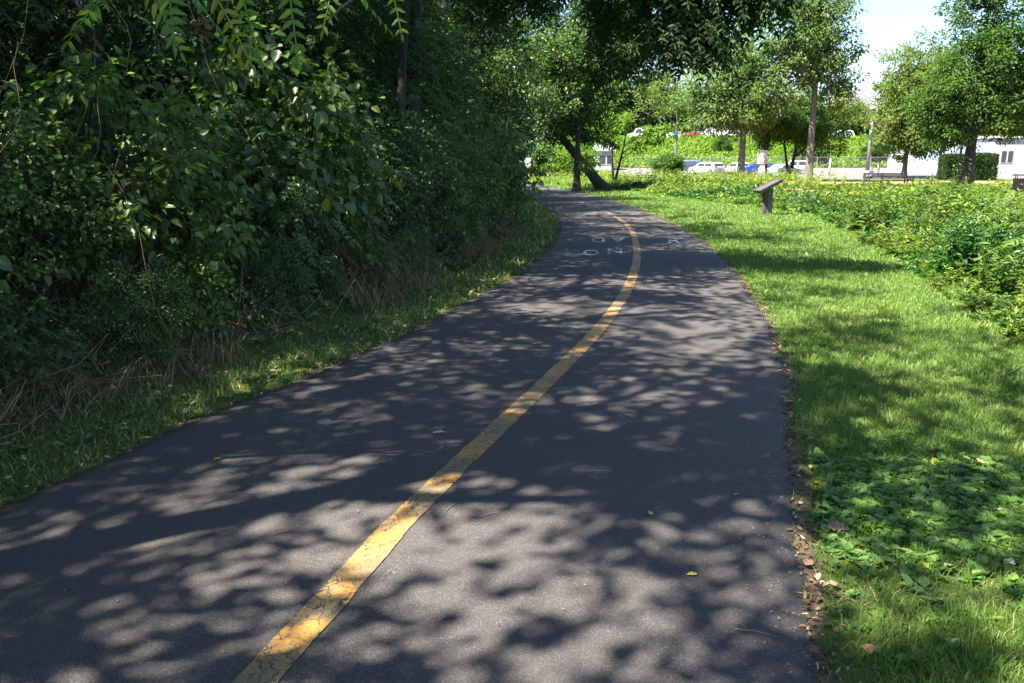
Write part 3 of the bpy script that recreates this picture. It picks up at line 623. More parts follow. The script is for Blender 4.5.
def recol(p, m):                       # a leaf-colour version of a crown mesh
    return (p[0], p[1].copy()) if m else p
matcycle = {0: ['leaf_wood', 'leaf_ail'], 1: ['leaf_blue', 'leaf_ail'], 2: ['leaf_wood', 'leaf_blue'], 3: ['leaf_ail', 'leaf_wood']}
kinds = ['broad-leaved', 'feathery-leaved', 'small-leaved', 'vine-covered']
variants = {}
def variant(pl, i, mat):
    key = (id(pl), i, mat)
    if key not in variants: variants[key] = (pl[i][0], pl[i][1].copy())
    return variants[key]
rb = np.random.default_rng(77)
order = [0, 3, 2, 0, 1, 3, 1, 2, 1, 0, 2, 3, 1, 2, 0, 3, 2, 1, 2]
for k, y in enumerate([3.3, 4.4, 5.6, 6.8, 8.1, 9.3, 10.6, 12, 13.6, 15.2, 17, 19, 21.3, 24, 27, 30, 34, 39, 45]):
    ty = order[k]; x = float(xL(y)) - 1.85 - rb.uniform(0, .35); mt = matcycle[ty][k % 2]; s = rb.uniform(.85, 1.12) * (.86 if y < 9 else 1)
    if k >= 11: x += .2
    if k >= 13: x -= .45
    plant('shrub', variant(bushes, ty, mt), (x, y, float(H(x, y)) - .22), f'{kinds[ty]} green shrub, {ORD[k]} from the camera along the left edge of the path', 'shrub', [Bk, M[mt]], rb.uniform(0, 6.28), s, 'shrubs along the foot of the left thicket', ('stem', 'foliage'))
for k, y in enumerate([3.4, 4.2, 4.9, 5.8, 6.5, 7.5, 8.6, 9.6, 11, 12.6, 14.5, 17, 20, 24, 29]):
    ty = [2, 0, 1, 2, 3][k % 5]; x = float(xL(y)) - 1.12 - rb.uniform(0, .3); mt = ['leaf_wood', 'leaf_ail', 'leaf_blue'][k % 3]
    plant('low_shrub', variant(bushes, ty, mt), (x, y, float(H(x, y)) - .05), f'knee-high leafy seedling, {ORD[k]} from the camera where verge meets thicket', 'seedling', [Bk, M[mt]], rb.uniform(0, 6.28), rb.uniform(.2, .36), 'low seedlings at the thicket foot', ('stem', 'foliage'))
for k, y in enumerate([2.6, 4.3, 6.0, 7.9, 10, 12.2, 14.6, 17.2, 20, 23.5, 28, 33, 5.2, 8.9, 13.3, 16, 22, 26]):
    x = float(xL(y)) - (4.4 if y < 9 else 3.6) - rb.uniform(0, .5); mt = ['leaf_dark', 'leaf_blue', 'leaf_dark'][k % 3]; i = k % 2  # dark leaves paint in the deep shade inside the thicket
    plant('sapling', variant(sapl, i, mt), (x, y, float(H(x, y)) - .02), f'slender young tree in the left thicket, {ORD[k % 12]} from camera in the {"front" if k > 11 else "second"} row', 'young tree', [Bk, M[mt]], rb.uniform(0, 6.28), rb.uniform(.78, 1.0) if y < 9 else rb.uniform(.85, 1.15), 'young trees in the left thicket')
for k, (y, off) in enumerate([(-1, 9), (3.5, 8.7), (7.5, 8.3), (11.5, 8), (15.5, 7.4), (19.5, 7), (24, 6.2), (29, 5.8), (34.5, 5.4), (41, 5), (48, 5), (56, 5), (1, 13.5), (6, 13.5), (11, 13), (17, 12.5), (23, 11), (30, 11), (38, 11), (47, 10), (9, 9.6), (14, 17), (21, 17), (28, 17), (36, 2.9), (45, 2.6)]):
    x = float(xL(y)) - off; mt = ['leaf_dark', 'leaf_wood'][k % 2]
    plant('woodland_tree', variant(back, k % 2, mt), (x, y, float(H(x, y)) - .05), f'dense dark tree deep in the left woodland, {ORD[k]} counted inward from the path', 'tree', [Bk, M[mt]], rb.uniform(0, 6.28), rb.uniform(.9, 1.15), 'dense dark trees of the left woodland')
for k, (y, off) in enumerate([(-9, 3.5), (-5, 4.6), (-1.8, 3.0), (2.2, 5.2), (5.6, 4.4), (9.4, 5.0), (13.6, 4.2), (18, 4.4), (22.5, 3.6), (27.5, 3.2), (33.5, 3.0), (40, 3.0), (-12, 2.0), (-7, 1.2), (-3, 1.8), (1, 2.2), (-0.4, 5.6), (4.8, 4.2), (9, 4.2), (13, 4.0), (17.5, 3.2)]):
    x = float(xL(y)) - off; mt = ['leaf_ail', 'leaf_wood'][k % 2] if not 7 <= k < 12 else 'leaf_dark'; i = k % 3  # far crowns: shade from neighbouring trees put into darker leaf colour
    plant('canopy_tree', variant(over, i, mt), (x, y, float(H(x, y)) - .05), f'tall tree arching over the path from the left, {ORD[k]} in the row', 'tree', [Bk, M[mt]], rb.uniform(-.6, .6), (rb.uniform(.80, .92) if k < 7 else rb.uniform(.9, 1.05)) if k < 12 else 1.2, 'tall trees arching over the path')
# the labels of the repeated woodland plants count them by their real distance along the path
for nm, txt in (('canopy_tree', 'tall tree arching over the path from the left, {} counted from behind the camera onward'), ('woodland_tree', 'dense dark tree deep in the left woodland, {} by distance from the camera'), ('sapling', 'slender young tree inside the left thicket, {} by distance from the camera')):
    obs = sorted([o for o in bpy.data.objects if o.parent is None and o.name.split('.')[0] == nm], key=lambda o: o.location.y)
    for k, o in enumerate(obs): o['label'] = txt.format(ORD[k])
# limb that hangs into the top of the view
def bough(name, root, env, label, mat, seed, frond, leafL, leafW, n_cl, trunk_h, r0, lf=.7, lean=(0, 0)):
    p = mk(name, seed, trunk_h, r0, env, 7, n_cl, 0, .25, leafL, leafW, 'lance', lean=lean, crown_bias=2.3, frond=frond, limb_from=lf)
    return plant(name, p, (root[0], root[1], float(H(*root)) - .05), label, 'tree', [Bk, M[mat]])
rx_, ry_ = float(xL(12)) - 2.0, 12.2
bough('overhanging_tree', (rx_, ry_), [(3.0 - rx_, -.8, 3.50, .85, .9, .36), (1.7 - rx_, -.6, 3.60, 1.1, 1.1, .45), (2.42 - rx_, -.8, 3.02, .30, .4, .34, .55), (0.2 - rx_, -.4, 4.1, 1.2, 1.2, .7)],
      'dark tree whose drooping leafy bough hangs over the path at top centre', 'leaf_dark', 91, (6, .46, 4, .7), .135, .38, 300, 5.0, .10, lean=(.5, 0))  # bough hangs in shade; the dark leaf colour carries that shade
rx2, ry2 = float(xL(30)) - 1.6, 30
# near fronds at the top left
def near_fronds():
    root = empty('tree_of_heaven', (-3.5, 3.3, float(H(-3.5, 3.3)))); tag(root, 'young tree with long feather-shaped fronds hanging in at the top left', 'young tree')
    z0 = float(H(-3.5, 3.3)); r_ = np.random.default_rng(5)
    sp_ = []
    tips = [W(150, -30, 3.3), W(235, -60, 3.2), W(300, -50, 3.5), W(80, -60, 3.4), W(380, -60, 4.2)]
    ysd = [3.3, 3.2, 3.5, 3.4, 4.2]
    trunk = np.array([[0, 0, -.1], [.1, .05, 1.0], [.35, 0, 1.9], [.8, -.05, 2.4 - z0]]); sp_.append((trunk, np.array([.035, .03, .022, .016])))
    for (tx_, tz_), ty_ in zip(tips, ysd):
        q = np.array([tx_ + 3.5, ty_ - 3.3, tz_ - z0]); m_ = (trunk[3] + q) / 2 + [0, 0, .12]; sp_.append((np.stack([trunk[3], m_, q]), np.array([.013, .009, .005])))
    link('trunk', np_mesh('frond_trunk', *tubes(sp_, 7), smooth=True), Bk, root)
    spec = [((128, -45, 3.3), (.25, -.1, -.35), .50), ((150, -50, 3.3), (.55, 0, -.5), .52), ((165, -40, 3.2), (.1, -.2, -.6), .36), ((120, -20, 3.4), (-.5, .1, -.3), .45), ((190, -45, 3.2), (.5, .1, -.8), .50), ((225, -60, 3.3), (.2, 0, -.7), .5), ((284, -45, 3.4), (.10, 0, -1), .46), ((250, -50, 3.6), (.8, .2, -.4), .5), ((320, -40, 3.9), (.7, .1, -.5), .5), ((380, -60, 4.2), (.2, .1, -.8), .5), ((345, -60, 4.2), (-.3, .1, -.7), .5)]
    groups = {'frond': ('leaf_ail', []), 'yellowing_frond': ('leaf_yellow', [])}
    for k, ((px, py, y), d, L) in enumerate(spec):
        x, z = W(px, py, y); P = np.array([[x + 3.5, y - 3.3, z - z0]])
        a = frond_arrays(r_, P, np.array([d], float), np.array([L * .72]), 9, .078, .025, .22)
        nm = 'yellowing_frond' if k == 4 else 'frond'
        o = link(nm, np_mesh(nm, *join([leaf_geo(*a[:5], 'lance', .14, .18), a[5]])), M['leaf_yellow' if k == 4 else 'leaf_sunlit'], root)
        if k == 4: o['label'] = 'yellow frond among the green ones'
    x, z = W(199, 22, 3.15); n = 16
    P = np.array([x + 3.5, 3.15 - 3.3, z - z0]) + r_.normal(0, .012, (n, 3)); 
    V, F = leaf_geo(P, r_.normal(0, .5, (n, 3)) + [0, 0, -1], r_.normal(0, 1, (n, 3)), r_.uniform(.03, .07, n), r_.uniform(.02, .035, n), 'ovate', .5, .6)
    o = link('withered_leaves', np_mesh('withered_leaves', V, F), M['litter'], root); o['label'] = 'brown withered leaves hanging in a small bunch'
near_fronds()
# bare pale twig at the top
x, z = W(345, 4, 4); m = MB(); m.tube([(x - .12, 4.15, z - .05), (x - .02, 4.05, z), (x + .1, 4, z + .06), (x + .45, 3.9, z + .25)], [.003, .006, .007, .008], 6)
tag(m.build('bare_branch', M['bark_pale'], smooth=True), 'bare pale branch poking out of the foliage at the top left', 'branch')
# pale thin trunk at the end of the thicket
for (px, y, h, lean_, lb) in [(502, 27, 4.2, .5, 'thin pale leaning trunk at the far end of the left thicket'), (527, 33, 1.4, 0, None)]:
    if lb is None: continue
    p = mk('thin_tree', 95, h, .075, [(.4, 0, 4.3, 1.3, 1.3, 1.2)], 8, 90, 40, .35, .12, .5, 'ovate', lean=(lean_, 0), limb_from=.6)
    plant('thin_tree', p, (X(px, y) - .2, y, .1), lb, 'tree', [M['bark_pale'], M['leaf_wood']])

# ------------------------------------------------------------------ trees beyond the lawn
def far_tree(name, px, y, label, mat, bark, seed, trunk_h, r0, env, nl, nc, lpc, cr, leafL, **k):
    x = X(px, y); p = mk(name, seed, trunk_h, r0, env, nl, nc, lpc, cr, leafL, .55, 'diamond', **k)
    return plant(name, p, (x, y, float(H(50, y)) if y > 70 else 0), label, 'tree', [M[bark], M[mat]])
def E(px, py, y, bx, wpx, hpx, ry=None, w=None):   # ellipsoid from where it stands: centre px,py ; half sizes in px at distance y
    x, z = W(px, py, y); k = y * cp / FPX; e = [x - bx, 0, z, wpx * k, (ry or wpx * k), hpx * k]
    return tuple(e + ([w] if w else []))
y = 80; b = X(741, y)
far_tree('park_tree', 741, y, 'pale green spreading tree with stout grey trunk beside the white parked car', 'leaf_pale', 'bark', 201, 12, .40, [E(725, 85, y, b, 36, 42), E(760, 95, y, b, 30, 36), E(700, 105, y, b, 30, 26), E(745, 55, y, b, 34, 30), E(745, 118, y, b, 34, 18)], 20, 300, 60, 1.0, .34, limb_from=.33, crown_bias=1.8)
y = 77; b = X(809, y)
far_tree('park_tree', 809, y, 'tallest blue-green tree with straight grey trunk right of centre', 'leaf_pale', 'bark', 202, 20, .36, [E(808, 15, y, b, 44, 50), E(790, 55, y, b, 36, 34), E(832, 60, y, b, 30, 36), E(815, -45, y, b, 42, 40), E(780, 90, y, b, 26, 20), E(835, 100, y, b, 22, 18)], 26, 420, 60, 1.0, .34, limb_from=.4, crown_bias=1.8)
y = 84; b = X(790, y)
far_tree('small_tree', 790, y, 'small dark multi-stemmed tree in front of the grey parked car', 'leaf_mid', 'bark_dark', 203, 5.5, .26, [E(790, 128, y, b, 36, 16), E(820, 136, y, b, 30, 14), E(772, 122, y, b, 22, 16), E(838, 148, y, b, 14, 6)], 14, 190, 60, .75, .28, stems=3, limb_from=.3)
y = 86; b = X(766, y)
far_tree('small_tree', 766, y, 'thin dark-trunked tree standing behind the grey utility box', 'leaf_wood', 'bark_dark', 204, 5.5, .19, [E(763, 130, y, b, 14, 22), E(775, 118, y, b, 16, 16)], 9, 90, 60, .75, .28, limb_from=.6)
y = 62; b = X(969, y)
far_tree('park_tree', 969, y, 'big full green tree with dark trunk before the white building', 'leaf_mid', 'bark_dark', 205, 13, .42, [E(985, 50, y, b, 50, 50), E(950, 95, y, b, 40, 36), E(1010, 100, y, b, 46, 36), E(985, -10, y, b, 44, 36), E(925, 110, y, b, 24, 22), E(1045, 60, y, b, 40, 50), E(940, 135, y, b, 26, 12), E(1000, 132, y, b, 34, 12)], 28, 640, 64, .85, .27, limb_from=.35, crown_bias=1.8)
y = 64; b = X(959, y)
far_tree('small_tree', 959, y, 'slim second trunk standing just left of the big dark trunk', 'leaf_mid', 'bark', 206, 4.6, .15, [E(955, 140, y, b, 16, 12), E(962, 125, y, b, 14, 14)], 6, 50, 50, .6, .25, limb_from=.6)
y = 92; b = X(905, y)
far_tree('willowy_tree', 905, y, 'rounded olive-green tree with drooping leaves above the benches', 'leaf_olive', 'bark', 207, 10, .3, [E(905, 90, y, b, 36, 44), E(895, 130, y, b, 28, 28), E(925, 75, y, b, 30, 34), E(912, 145, y, b, 28, 16), E(930, 120, y, b, 24, 34), E(925, 145, y, b, 20, 12)], 20, 430, 60, .95, .32, droop=.5, limb_from=.25, crown_bias=1.8)
y = 61; b = X(614, y)
far_tree('small_tree', 614, y, 'small bright green tree with forked trunk beyond the bend', 'leaf_lime', 'bark_dark', 208, 4.6, .17, [E(596, 126, y, b, 14, 12), E(606, 140, y, b, 16, 10), E(622, 120, y, b, 16, 10), E(655, 132, y, b, 18, 11), E(638, 146, y, b, 12, 7), E(592, 150, y, b, 9, 6)], 11, 62, 50, .5, .26, stems=2, limb_from=.3, crown_bias=1.7)
# the leaning giant whose dark crown closes the view above the bend
y = 52; bx = X(606, y)
p = mk('leaning_tree', 209, 6.0, .38, [E(600, 40, y, bx, 52, 44, 5), E(572, 95, y, bx, 46, 26, 4), E(626, 68, y, bx, 30, 24, 4), E(545, 60, y, bx, 40, 50, 4), E(620, -10, y, bx, 60, 40, 5), E(585, 122, y, bx, 26, 10, 3), E(652, 35, y, bx, 26, 34, 4), E(560, 130, y, bx, 30, 14, 3), E(590, 136, y, bx, 16, 9, 3)], 24, 900, 60, .60, .22, .55, 'diamond', lean=(-5.0, 0), limb_from=.5, crown_bias=1.9)
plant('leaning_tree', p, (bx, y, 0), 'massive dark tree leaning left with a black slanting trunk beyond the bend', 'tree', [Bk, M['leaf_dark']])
y = 50; bx = X(577, y)
p = mk('dark_tree', 210, 5.5, .26, [E(560, 100, y, bx, 34, 30, 3), E(560, 60, y, bx, 30, 30, 3), E(582, 165, y, bx, 12, 10, 1)], 12, 260, 50, .55, .2, .55, 'diamond', limb_from=.4)
plant('dark_tree', p, (bx, y, 0), 'upright dark trunk left of the leaning tree beyond the bend', 'tree', [Bk, M['leaf_wood']])
# shrubs and hedge behind the bend, seen under the crown
y = 92
for k, (px, hp, wp, mt, lb) in enumerate([(540, 22, 22, 'leaf_wood', 'dark green bush at the end of the path, leftmost behind the bend'), (572, 26, 24, 'leaf_lime', 'yellow-green bush behind the upright dark trunk'), (510, 30, 24, 'leaf_dark', 'dark bush behind the thicket end by the path'), (668, 10, 14, 'leaf_mid', 'low green bush at the left end of the bank')]):
    b = X(px, y); z0 = float(H(50, y)); p = mk('bush', 220 + k, 2.2, .06, [E(px, 169 - hp * .38, y, b, wp, hp * .8)], 9, 120, 55, .65, .3, .55, 'diamond', stems=1, crown_bias=2.2)
    plant('bush', p, (b, y, z0), lb, 'bush', [Bk, M[mt]], group='bushes behind the bend', names=('stem', 'foliage'))
# distant tree line behind the upper lot
dist = [mk('distant_tree', 301, 6, .3, [(0, 0, 7, 5, 5, 5), (2, 0, 4, 4, 4, 3.5)], 10, 190, 50, 1.4, .7, .6, 'diamond', crown_bias=2.2), mk('distant_tree', 302, 7, .3, [(0, 0, 8.5, 4.4, 4.4, 6), (-1.5, 0, 4.5, 4, 4, 3.5)], 10, 190, 50, 1.4, .7, .6, 'diamond', crown_bias=2.2)]
rd = np.random.default_rng(9); k = 0
for (px, y, s, mt) in [(560, 190, 1.5, 'leaf_dark'), (600, 185, 1.5, 'leaf_mid'), (632, 190, 1.2, 'leaf_pale'), (655, 195, 1.15, 'leaf_mid'), (677, 200, .95, 'leaf_mid'), (700, 195, .8, 'leaf_wood'), (722, 200, .85, 'leaf_mid'), (748, 198, .8, 'leaf_wood'), (772, 200, 1.0, 'leaf_pale'), (800, 195, 1.0, 'leaf_mid'), (828, 200, .9, 'leaf_olive'), (850, 205, .75, 'leaf_mid'), (868, 220, .8, 'leaf_wood'), (892, 190, .85, 'leaf_olive'), (925, 185, 1.2, 'leaf_mid'), (965, 190, 1.2, 'leaf_wood'), (1010, 190, 1.3, 'leaf_mid'), (520, 200, 1.6, 'leaf_wood'), (480, 190, 1.6, 'leaf_dark')]:
    x = X(px, y); plant('distant_tree', variant(dist, k % 2, mt), (x, y, 6.3), f'distant tree on the skyline behind the upper car park, {ORD[k]} placed', 'tree', [Bk, M[mt]], rd.uniform(0, 6.28), s, 'distant trees on the skyline'); k += 1
# relabel the skyline trees by their real order from left to right
dts = sorted([o for o in bpy.data.objects if o.name.startswith('distant_tree') and o.parent is None], key=lambda o: o.location.x / o.location.y)
for k, o in enumerate(dts): o['label'] = f'{ORD[k]} tree from the left on the distant skyline behind the upper car park'
# feathery pale tree with sky gaps left of the pale tree
y = 110; b = X(675, y)
far_tree('feathery_tree', 675, y, 'sparse feathery pale tree with sky showing through beside the dark crown', 'leaf_olive', 'bark', 230, 11, .25, [E(670, 80, y, b, 34, 40), E(690, 110, y, b, 30, 24), E(655, 110, y, b, 24, 18), E(645, 40, y, b, 24, 30)], 20, 170, 34, 1.0, .36, limb_from=.3, crown_bias=1.7)
# bushes on the bank
for k, (px, y, s, lb) in enumerate([(808, 133, .5, 'round green bush low on the bank behind the tall tree'), (874, 133, .42, 'small round bush on the bank by the lamp pole'), (720, 140, .35, 'dark small bush on the bank below the white cars')]):
    plant('bush', variant(dist, 0, 'leaf_mid'), (X(px, y), y, float(H(50, y)) - 1.2), lb, 'bush', [Bk, M['leaf_mid']], k, s, 'bushes on the bank', ('stem', 'foliage'))

# plants one can single out among the weeds
def stalk_plant(px, py, h, nst, L, Wd, mat, label, seed, spread=.35, nl=26):
    r_ = np.random.default_rng(seed); x, y = G(px, py); a = r_.uniform(0, 6.28, nst); rr = spread * np.sqrt(r_.random(nst))
    root = empty('leafy_plant', (x, y, 0)); tag(root, label, 'plant')
    H0 = globals()['H']; globals()['H'] = lambda a_, b_: np.zeros_like(np.asarray(a_, float))
    V, F = weeds(rr * np.cos(a), rr * np.sin(a), h * r_.uniform(.65, 1.05, nst), nl, L, Wd, r_, .25)
    globals()['H'] = H0
    link('foliage', np_mesh('plant_foliage', V, F), M[mat], root)
    br = [(np.array([[rr[j]*math.cos(a[j]), rr[j]*math.sin(a[j]), 0], [rr[j]*math.cos(a[j]), rr[j]*math.sin(a[j]), h*.75]]), np.array([.007, .004])) for j in range(nst)]
    link('stem', np_mesh('plant_stem', *tubes(br, 5)), M['weed_dark'], root)
stalk_plant(966, 282, .92, 34, .17, .30, 'weed_dark', 'dark green leafy plant standing tallest at the right border of the lawn', 1)
stalk_plant(1000, 300, .7, 14, .16, .28, 'weed', 'mid-green plant just right of the dark leafy plant', 2, .3)
stalk_plant(905, 215, .95, 22, .42, .34, 'weed_lime', 'large-leaved bright plant rising above the weeds before the benches', 3, .7, 14)
stalk_plant(935, 218, 1.0, 18, .45, .34, 'weed', 'large-leaved green plant rising above the weeds near the slim trunk', 4, .7, 14)
stalk_plant(868, 232, .8, 26, .2, .32, 'weed', 'bushy green weed clump at the lawn corner below the benches', 5, .5)
def frond_plant(px, py, h, label, seed):
    r_ = np.random.default_rng(seed); x, y = G(px, py); n = 16; a = r_.uniform(0, 6.28, n)
    P = np.zeros((n, 3)) + np.stack([np.cos(a) * .08, np.sin(a) * .08, h * r_.uniform(.55, .95, n)], -1); D = np.stack([np.cos(a), np.sin(a), r_.uniform(.0, .6, n)], -1)
    q = frond_arrays(r_, P, D, r_.uniform(.4, .65, n), 11, .11, .035, .45)
    root = empty('sumac', (x, y, 0)); tag(root, label, 'plant'); link('foliage', np_mesh('sumac_foliage', *join([leaf_geo(*q[:5], 'lance', .14, .2), q[5]])), M['weed'], root)
    m = MB(); m.tube([(0, 0, 0), (.02, 0, h * .5), (0, .02, h * .95)], [.02, .016, .01], 7); m.build('stem', M['bark'], root, smooth=True)
frond_plant(1030, 290, 1.15, 'blue-green plant with feather-shaped leaves at the right edge of view', 6)
frond_plant(1008, 236, 1.1, 'feather-leaved plant farther back near the right edge of view', 7)
stalk_plant(955, 236, .9, 16, .3, .34, 'weed_lime', 'yellow-green weed clump behind the dark leafy plant', 8, .6, 14)

# ------------------------------------------------------------------ the slanted wooden sign
def interpretive_sign():
    x, y = G(766, 215); root = empty('display_stand', (x, y, 0), R(4)); tag(root, 'grey wooden stand with a slanted display top on the lawn beside the path', 'display stand')
    m = MB(); m.box((-.075, 0, .42), (.125, .15, .86)); m.build('post', M['wooddark'], root, .008)
    m = MB(); m.box((.075, 0, .43), (.165, .17, .88)); m.build('post', M['woodgrey'], root, .008)
    rot = Matrix.Rotation(R(-27), 3, 'Y')
    m = MB(); m.box((0, 0, .93), (.80, .62, .08), rot); m.build('top_board', M['wooddark'], root, .008)
    m = MB()
    for s in (-1, 1): m.box(Vector((0, 0, .94)) + rot @ Vector((0, s * .30, .035)), (.84, .05, .035), rot); m.box(Vector((0, 0, .94)) + rot @ Vector((s * .395, 0, .035)), (.05, .548, .035), rot)
    m.build('frame', M['wooddark'], root)
    m = MB(); m.box(Vector((0, 0, .94)) + rot @ Vector((0, 0, .030)), (.735, .545, .012), rot); m.build('display_panel', M['panel'], root)
interpretive_sign()

# ------------------------------------------------------------------ cars
def make_car(kind, colr, name, loc, rz, label, group, s=1.0):
    root = empty(name, loc, rz, s); tag(root, label, 'pickup truck' if kind == 'pickup' else 'van' if kind == 'van' else 'car', group)
    wd = 1.82 if kind != 'van' else 1.95
    prof = {  # x, z outline from rear bottom over the roof to the front bottom ; belt height
      'suv': ([(-2.2, .35), (-2.28, .62), (-2.22, 1.02), (-1.95, 1.56), (-1.6, 1.68), (.3, 1.68), (.62, 1.58), (1.22, 1.08), (2.05, .96), (2.25, .72), (2.22, .35)], 1.04),
      'hatch': ([(-1.95, .33), (-2.03, .6), (-2.0, .98), (-1.7, 1.40), (-1.3, 1.50), (.25, 1.50), (.55, 1.42), (1.2, 1.0), (1.95, .86), (2.15, .62), (2.1, .33)], .98),
      'sedan': ([(-2.25, .33), (-2.32, .6), (-2.28, .98), (-1.6, 1.02), (-.95, 1.40), (-.5, 1.46), (.35, 1.44), (1.15, 1.0), (2.0, .86), (2.25, .62), (2.2, .33)], .98),
      'van': ([(-2.5, .38), (-2.55, .7), (-2.52, 1.2), (-2.45, 2.0), (-2.3, 2.1), (1.0, 2.1), (1.25, 2.0), (1.85, 1.25), (2.4, 1.08), (2.55, .8), (2.5, .38)], 1.2),
      'pickup': ([(-2.7, .5), (-2.75, .7), (-2.72, 1.12), (-.75, 1.12), (-.7, 1.7), (-.5, 1.82), (.5, 1.82), (.75, 1.72), (1.3, 1.18), (2.4, 1.08), (2.6, .85), (2.55, .5)], 1.14)}[kind]
    P, belt = prof; top = max(z for _, z in P)
    def hy(z): return wd / 2 * (1 - .20 * max(0, z - belt) / (top - belt)) * (1 - .05 * max(0, .6 - z))
    P2 = P + [(1.75, P[-1][1]), (1.72, .55), (1.45, .74), (1.12, .55), (1.1, .33), (-1.05, .33), (-1.08, .55), (-1.4, .74), (-1.72, .55), (-1.75, P[0][1])]
    n = len(P2); m = MB(); vs = [(x, s_ * hy(z), z) for s_ in (-1, 1) for x, z in P2]
    m.add(vs, [tuple(range(n)), tuple(range(2 * n - 1, n - 1, -1))] + [(i, i + n, (i + 1) % n + n, (i + 1) % n) for i in range(n)])
    paint = carpaint('paint_' + name, colr); body = m.build('body', paint, root, .04); bpy.context.view_layer.update()
    # glass
    up = [p for p in P if p[1] >= belt - .07]
    def xat(z, front):    # x of the outline at height z, front or back
        seq = P[::-1] if front else P
        for (x0, z0), (x1, z1) in zip(seq, seq[1:]):
            if min(z0, z1) <= z <= max(z0, z1) and abs(z1 - z0) > .15: return x0 + (x1 - x0) * (z - z0) / (z1 - z0)
        return seq[0][0]
    zb, zt = belt + .05, top - .13
    xf0, xf1 = xat(zb, True), xat(zt, True); 
    if kind == 'sedan': xr0, xr1 = -1.5, -1.0
    elif kind == 'pickup': xr0, xr1 = -.72, -.70
    else: xr0, xr1 = xat(zb, False), xat(zt, False)
    for s_ in (-1, 1):
        a, b = (xr0 + .30, xr1 + .32), (xf0 - .32, xf1 - .12); nwin = 1 if kind in ('van', 'pickup') else 2
        if kind == 'van': a = (xf0 - 1.4, xf0 - 1.4)
        for k in range(nwin):
            t0, t1 = k / nwin + (.02 if k else 0), (k + 1) / nwin - .02
            q = [(a[0] + (b[0]-a[0])*t0, zb), (a[0] + (b[0]-a[0])*t1, zb), (a[1] + (b[1]-a[1])*t1, zt), (a[1] + (b[1]-a[1])*t0, zt)]
            m = MB(); vs = [(x, s_ * (hy(z) + .004), z) for x, z in q] + [(x, s_ * (hy(z) - .02), z) for x, z in q]
            m.add(vs, [(0, 1, 2, 3), (7, 6, 5, 4), (0, 4, 5, 1), (1, 5, 6, 2), (2, 6, 7, 3), (3, 7, 4, 0)]); m.build('side_window', M['glass'], root)
    for nm, x0, x1, sg in (('windscreen', xf0, xf1, 1), ('rear_window', xr0, xr1, -1)):
        if kind == 'van' and sg < 0: continue
        m = MB(); e = .008 * sg; vs = [(x0 + e, -hy(zb) + .1, zb), (x0 + e, hy(zb) - .1, zb), (x1 + e, hy(zt) - .08, zt), (x1 + e, -hy(zt) + .08, zt)]
        vs += [(v[0] - .03 * sg, v[1], v[2]) for v in vs]; m.add(vs, [(0, 1, 2, 3), (7, 6, 5, 4), (0, 4, 5, 1), (1, 5, 6, 2), (2, 6, 7, 3), (3, 7, 4, 0)]); m.build(nm, M['glass'], root)
    for s_ in (-1, 1):
        for x_ in (-1.4, 1.42):
            wt = empty('wheel', (x_, s_ * (wd / 2 - .10), .33)); wt.parent = root
            for nm, r_, w_, mt in (('tyre', .33, .21, 'tyre'), ('rim', .21, .225, 'rim')):
                m = MB(); m.tube([(0, -w_/2, 0), (0, w_/2, 0)], [r_, r_], 20); m.build(nm, M[mt], wt, smooth=False)
        m = MB(); m.box((xat(.8, True) - .03, s_ * .66, .76), (.12, .3, .14)); m.build('headlight', M['lamp_white'], root, .02)
        m = MB(); m.box((-2.2 if kind != 'pickup' and kind != 'van' else P[1][0] + .02, s_ * .78, .95), (.14, .14, .26)); m.build('tail_light', M['red_glass'], root, .02)
        m = MB(); m.box((.85, s_ * (wd / 2 + .08), belt + .05), (.12, .2, .13)); m.build('mirror', paint, root, .03)
    m = MB(); m.box((P[1][0] - .005, 0, .78), (.03, .5, .13)); m.build('number_plate', M['plate'], root)
    return root
GL = 'cars parked in the lower car park'; GU = 'vehicles parked along the upper car park'
def lot(px, y): return (X(px, y), y, float(H(50, y)) + .012)
make_car('suv', (.012, .028, .13), 'parked_car', lot(684, 106), R(150), 'dark blue car parked left of the white one below the bank', GL)
make_car('hatch', (.48, .48, .50), 'parked_car', lot(707, 100), R(122), 'white hatchback parked below the bank, left of the grey-trunked tree', GL, 1.06)
make_car('hatch', (.42, .42, .44), 'parked_car', lot(738, 103), R(95), 'white car mostly hidden behind the pale tree trunk', GL)
make_car('hatch', (.008, .04, .42), 'parked_car', lot(757, 99), R(172), 'bright blue car parked behind the standing utility box', GL, 1.05)
make_car('sedan', (.20, .25, .32), 'parked_car', lot(784, 97), R(35), 'grey-blue saloon car parked behind the dark multi-stemmed tree', GL)
make_car('suv', (.55, .56, .58), 'parked_car', lot(797, 105), R(95), 'silver car partly hidden by the tallest tree trunk', GL)
for k, (px, c, kd, rz, lb) in enumerate([(690, (.45, .015, .025), 'sedan', 175, 'red car on top of the bank'), (675, (.10, .20, .45), 'hatch', 80, 'blue car left of the red one on top of the bank'), (701, (.10, .22, .5), 'hatch', 95, 'blue car right of the red one on top of the bank'), (711, (.5, .5, .52), 'van', 178, 'white van on top of the bank, leftmost white vehicle right of the red car'), (727, (.5, .5, .52), 'suv', 172, 'white car between the van and the pale tree trunk on the bank'), (738, (.06, .16, .45), 'suv', 95, 'dark blue car peeking past the pale tree trunk on the bank'), (750, (.5, .5, .52), 'suv', 178, 'white car right of the pale tree trunk on top of the bank'), (641, (.7, .7, .72), 'van', 185, 'white van half hidden by the forked tree on top of the bank'), (663, (.7, .7, .7), 'sedan', 180, 'pale car beside the forked tree on top of the bank'), (838, (.7, .75, .8), 'suv', 176, 'pale car behind the tallest tree on top of the bank')]):
    make_car(kd, c, 'parked_car', (X(px, 154 + (k % 3)), 154 + (k % 3), 6.31), R(rz), lb, GU)

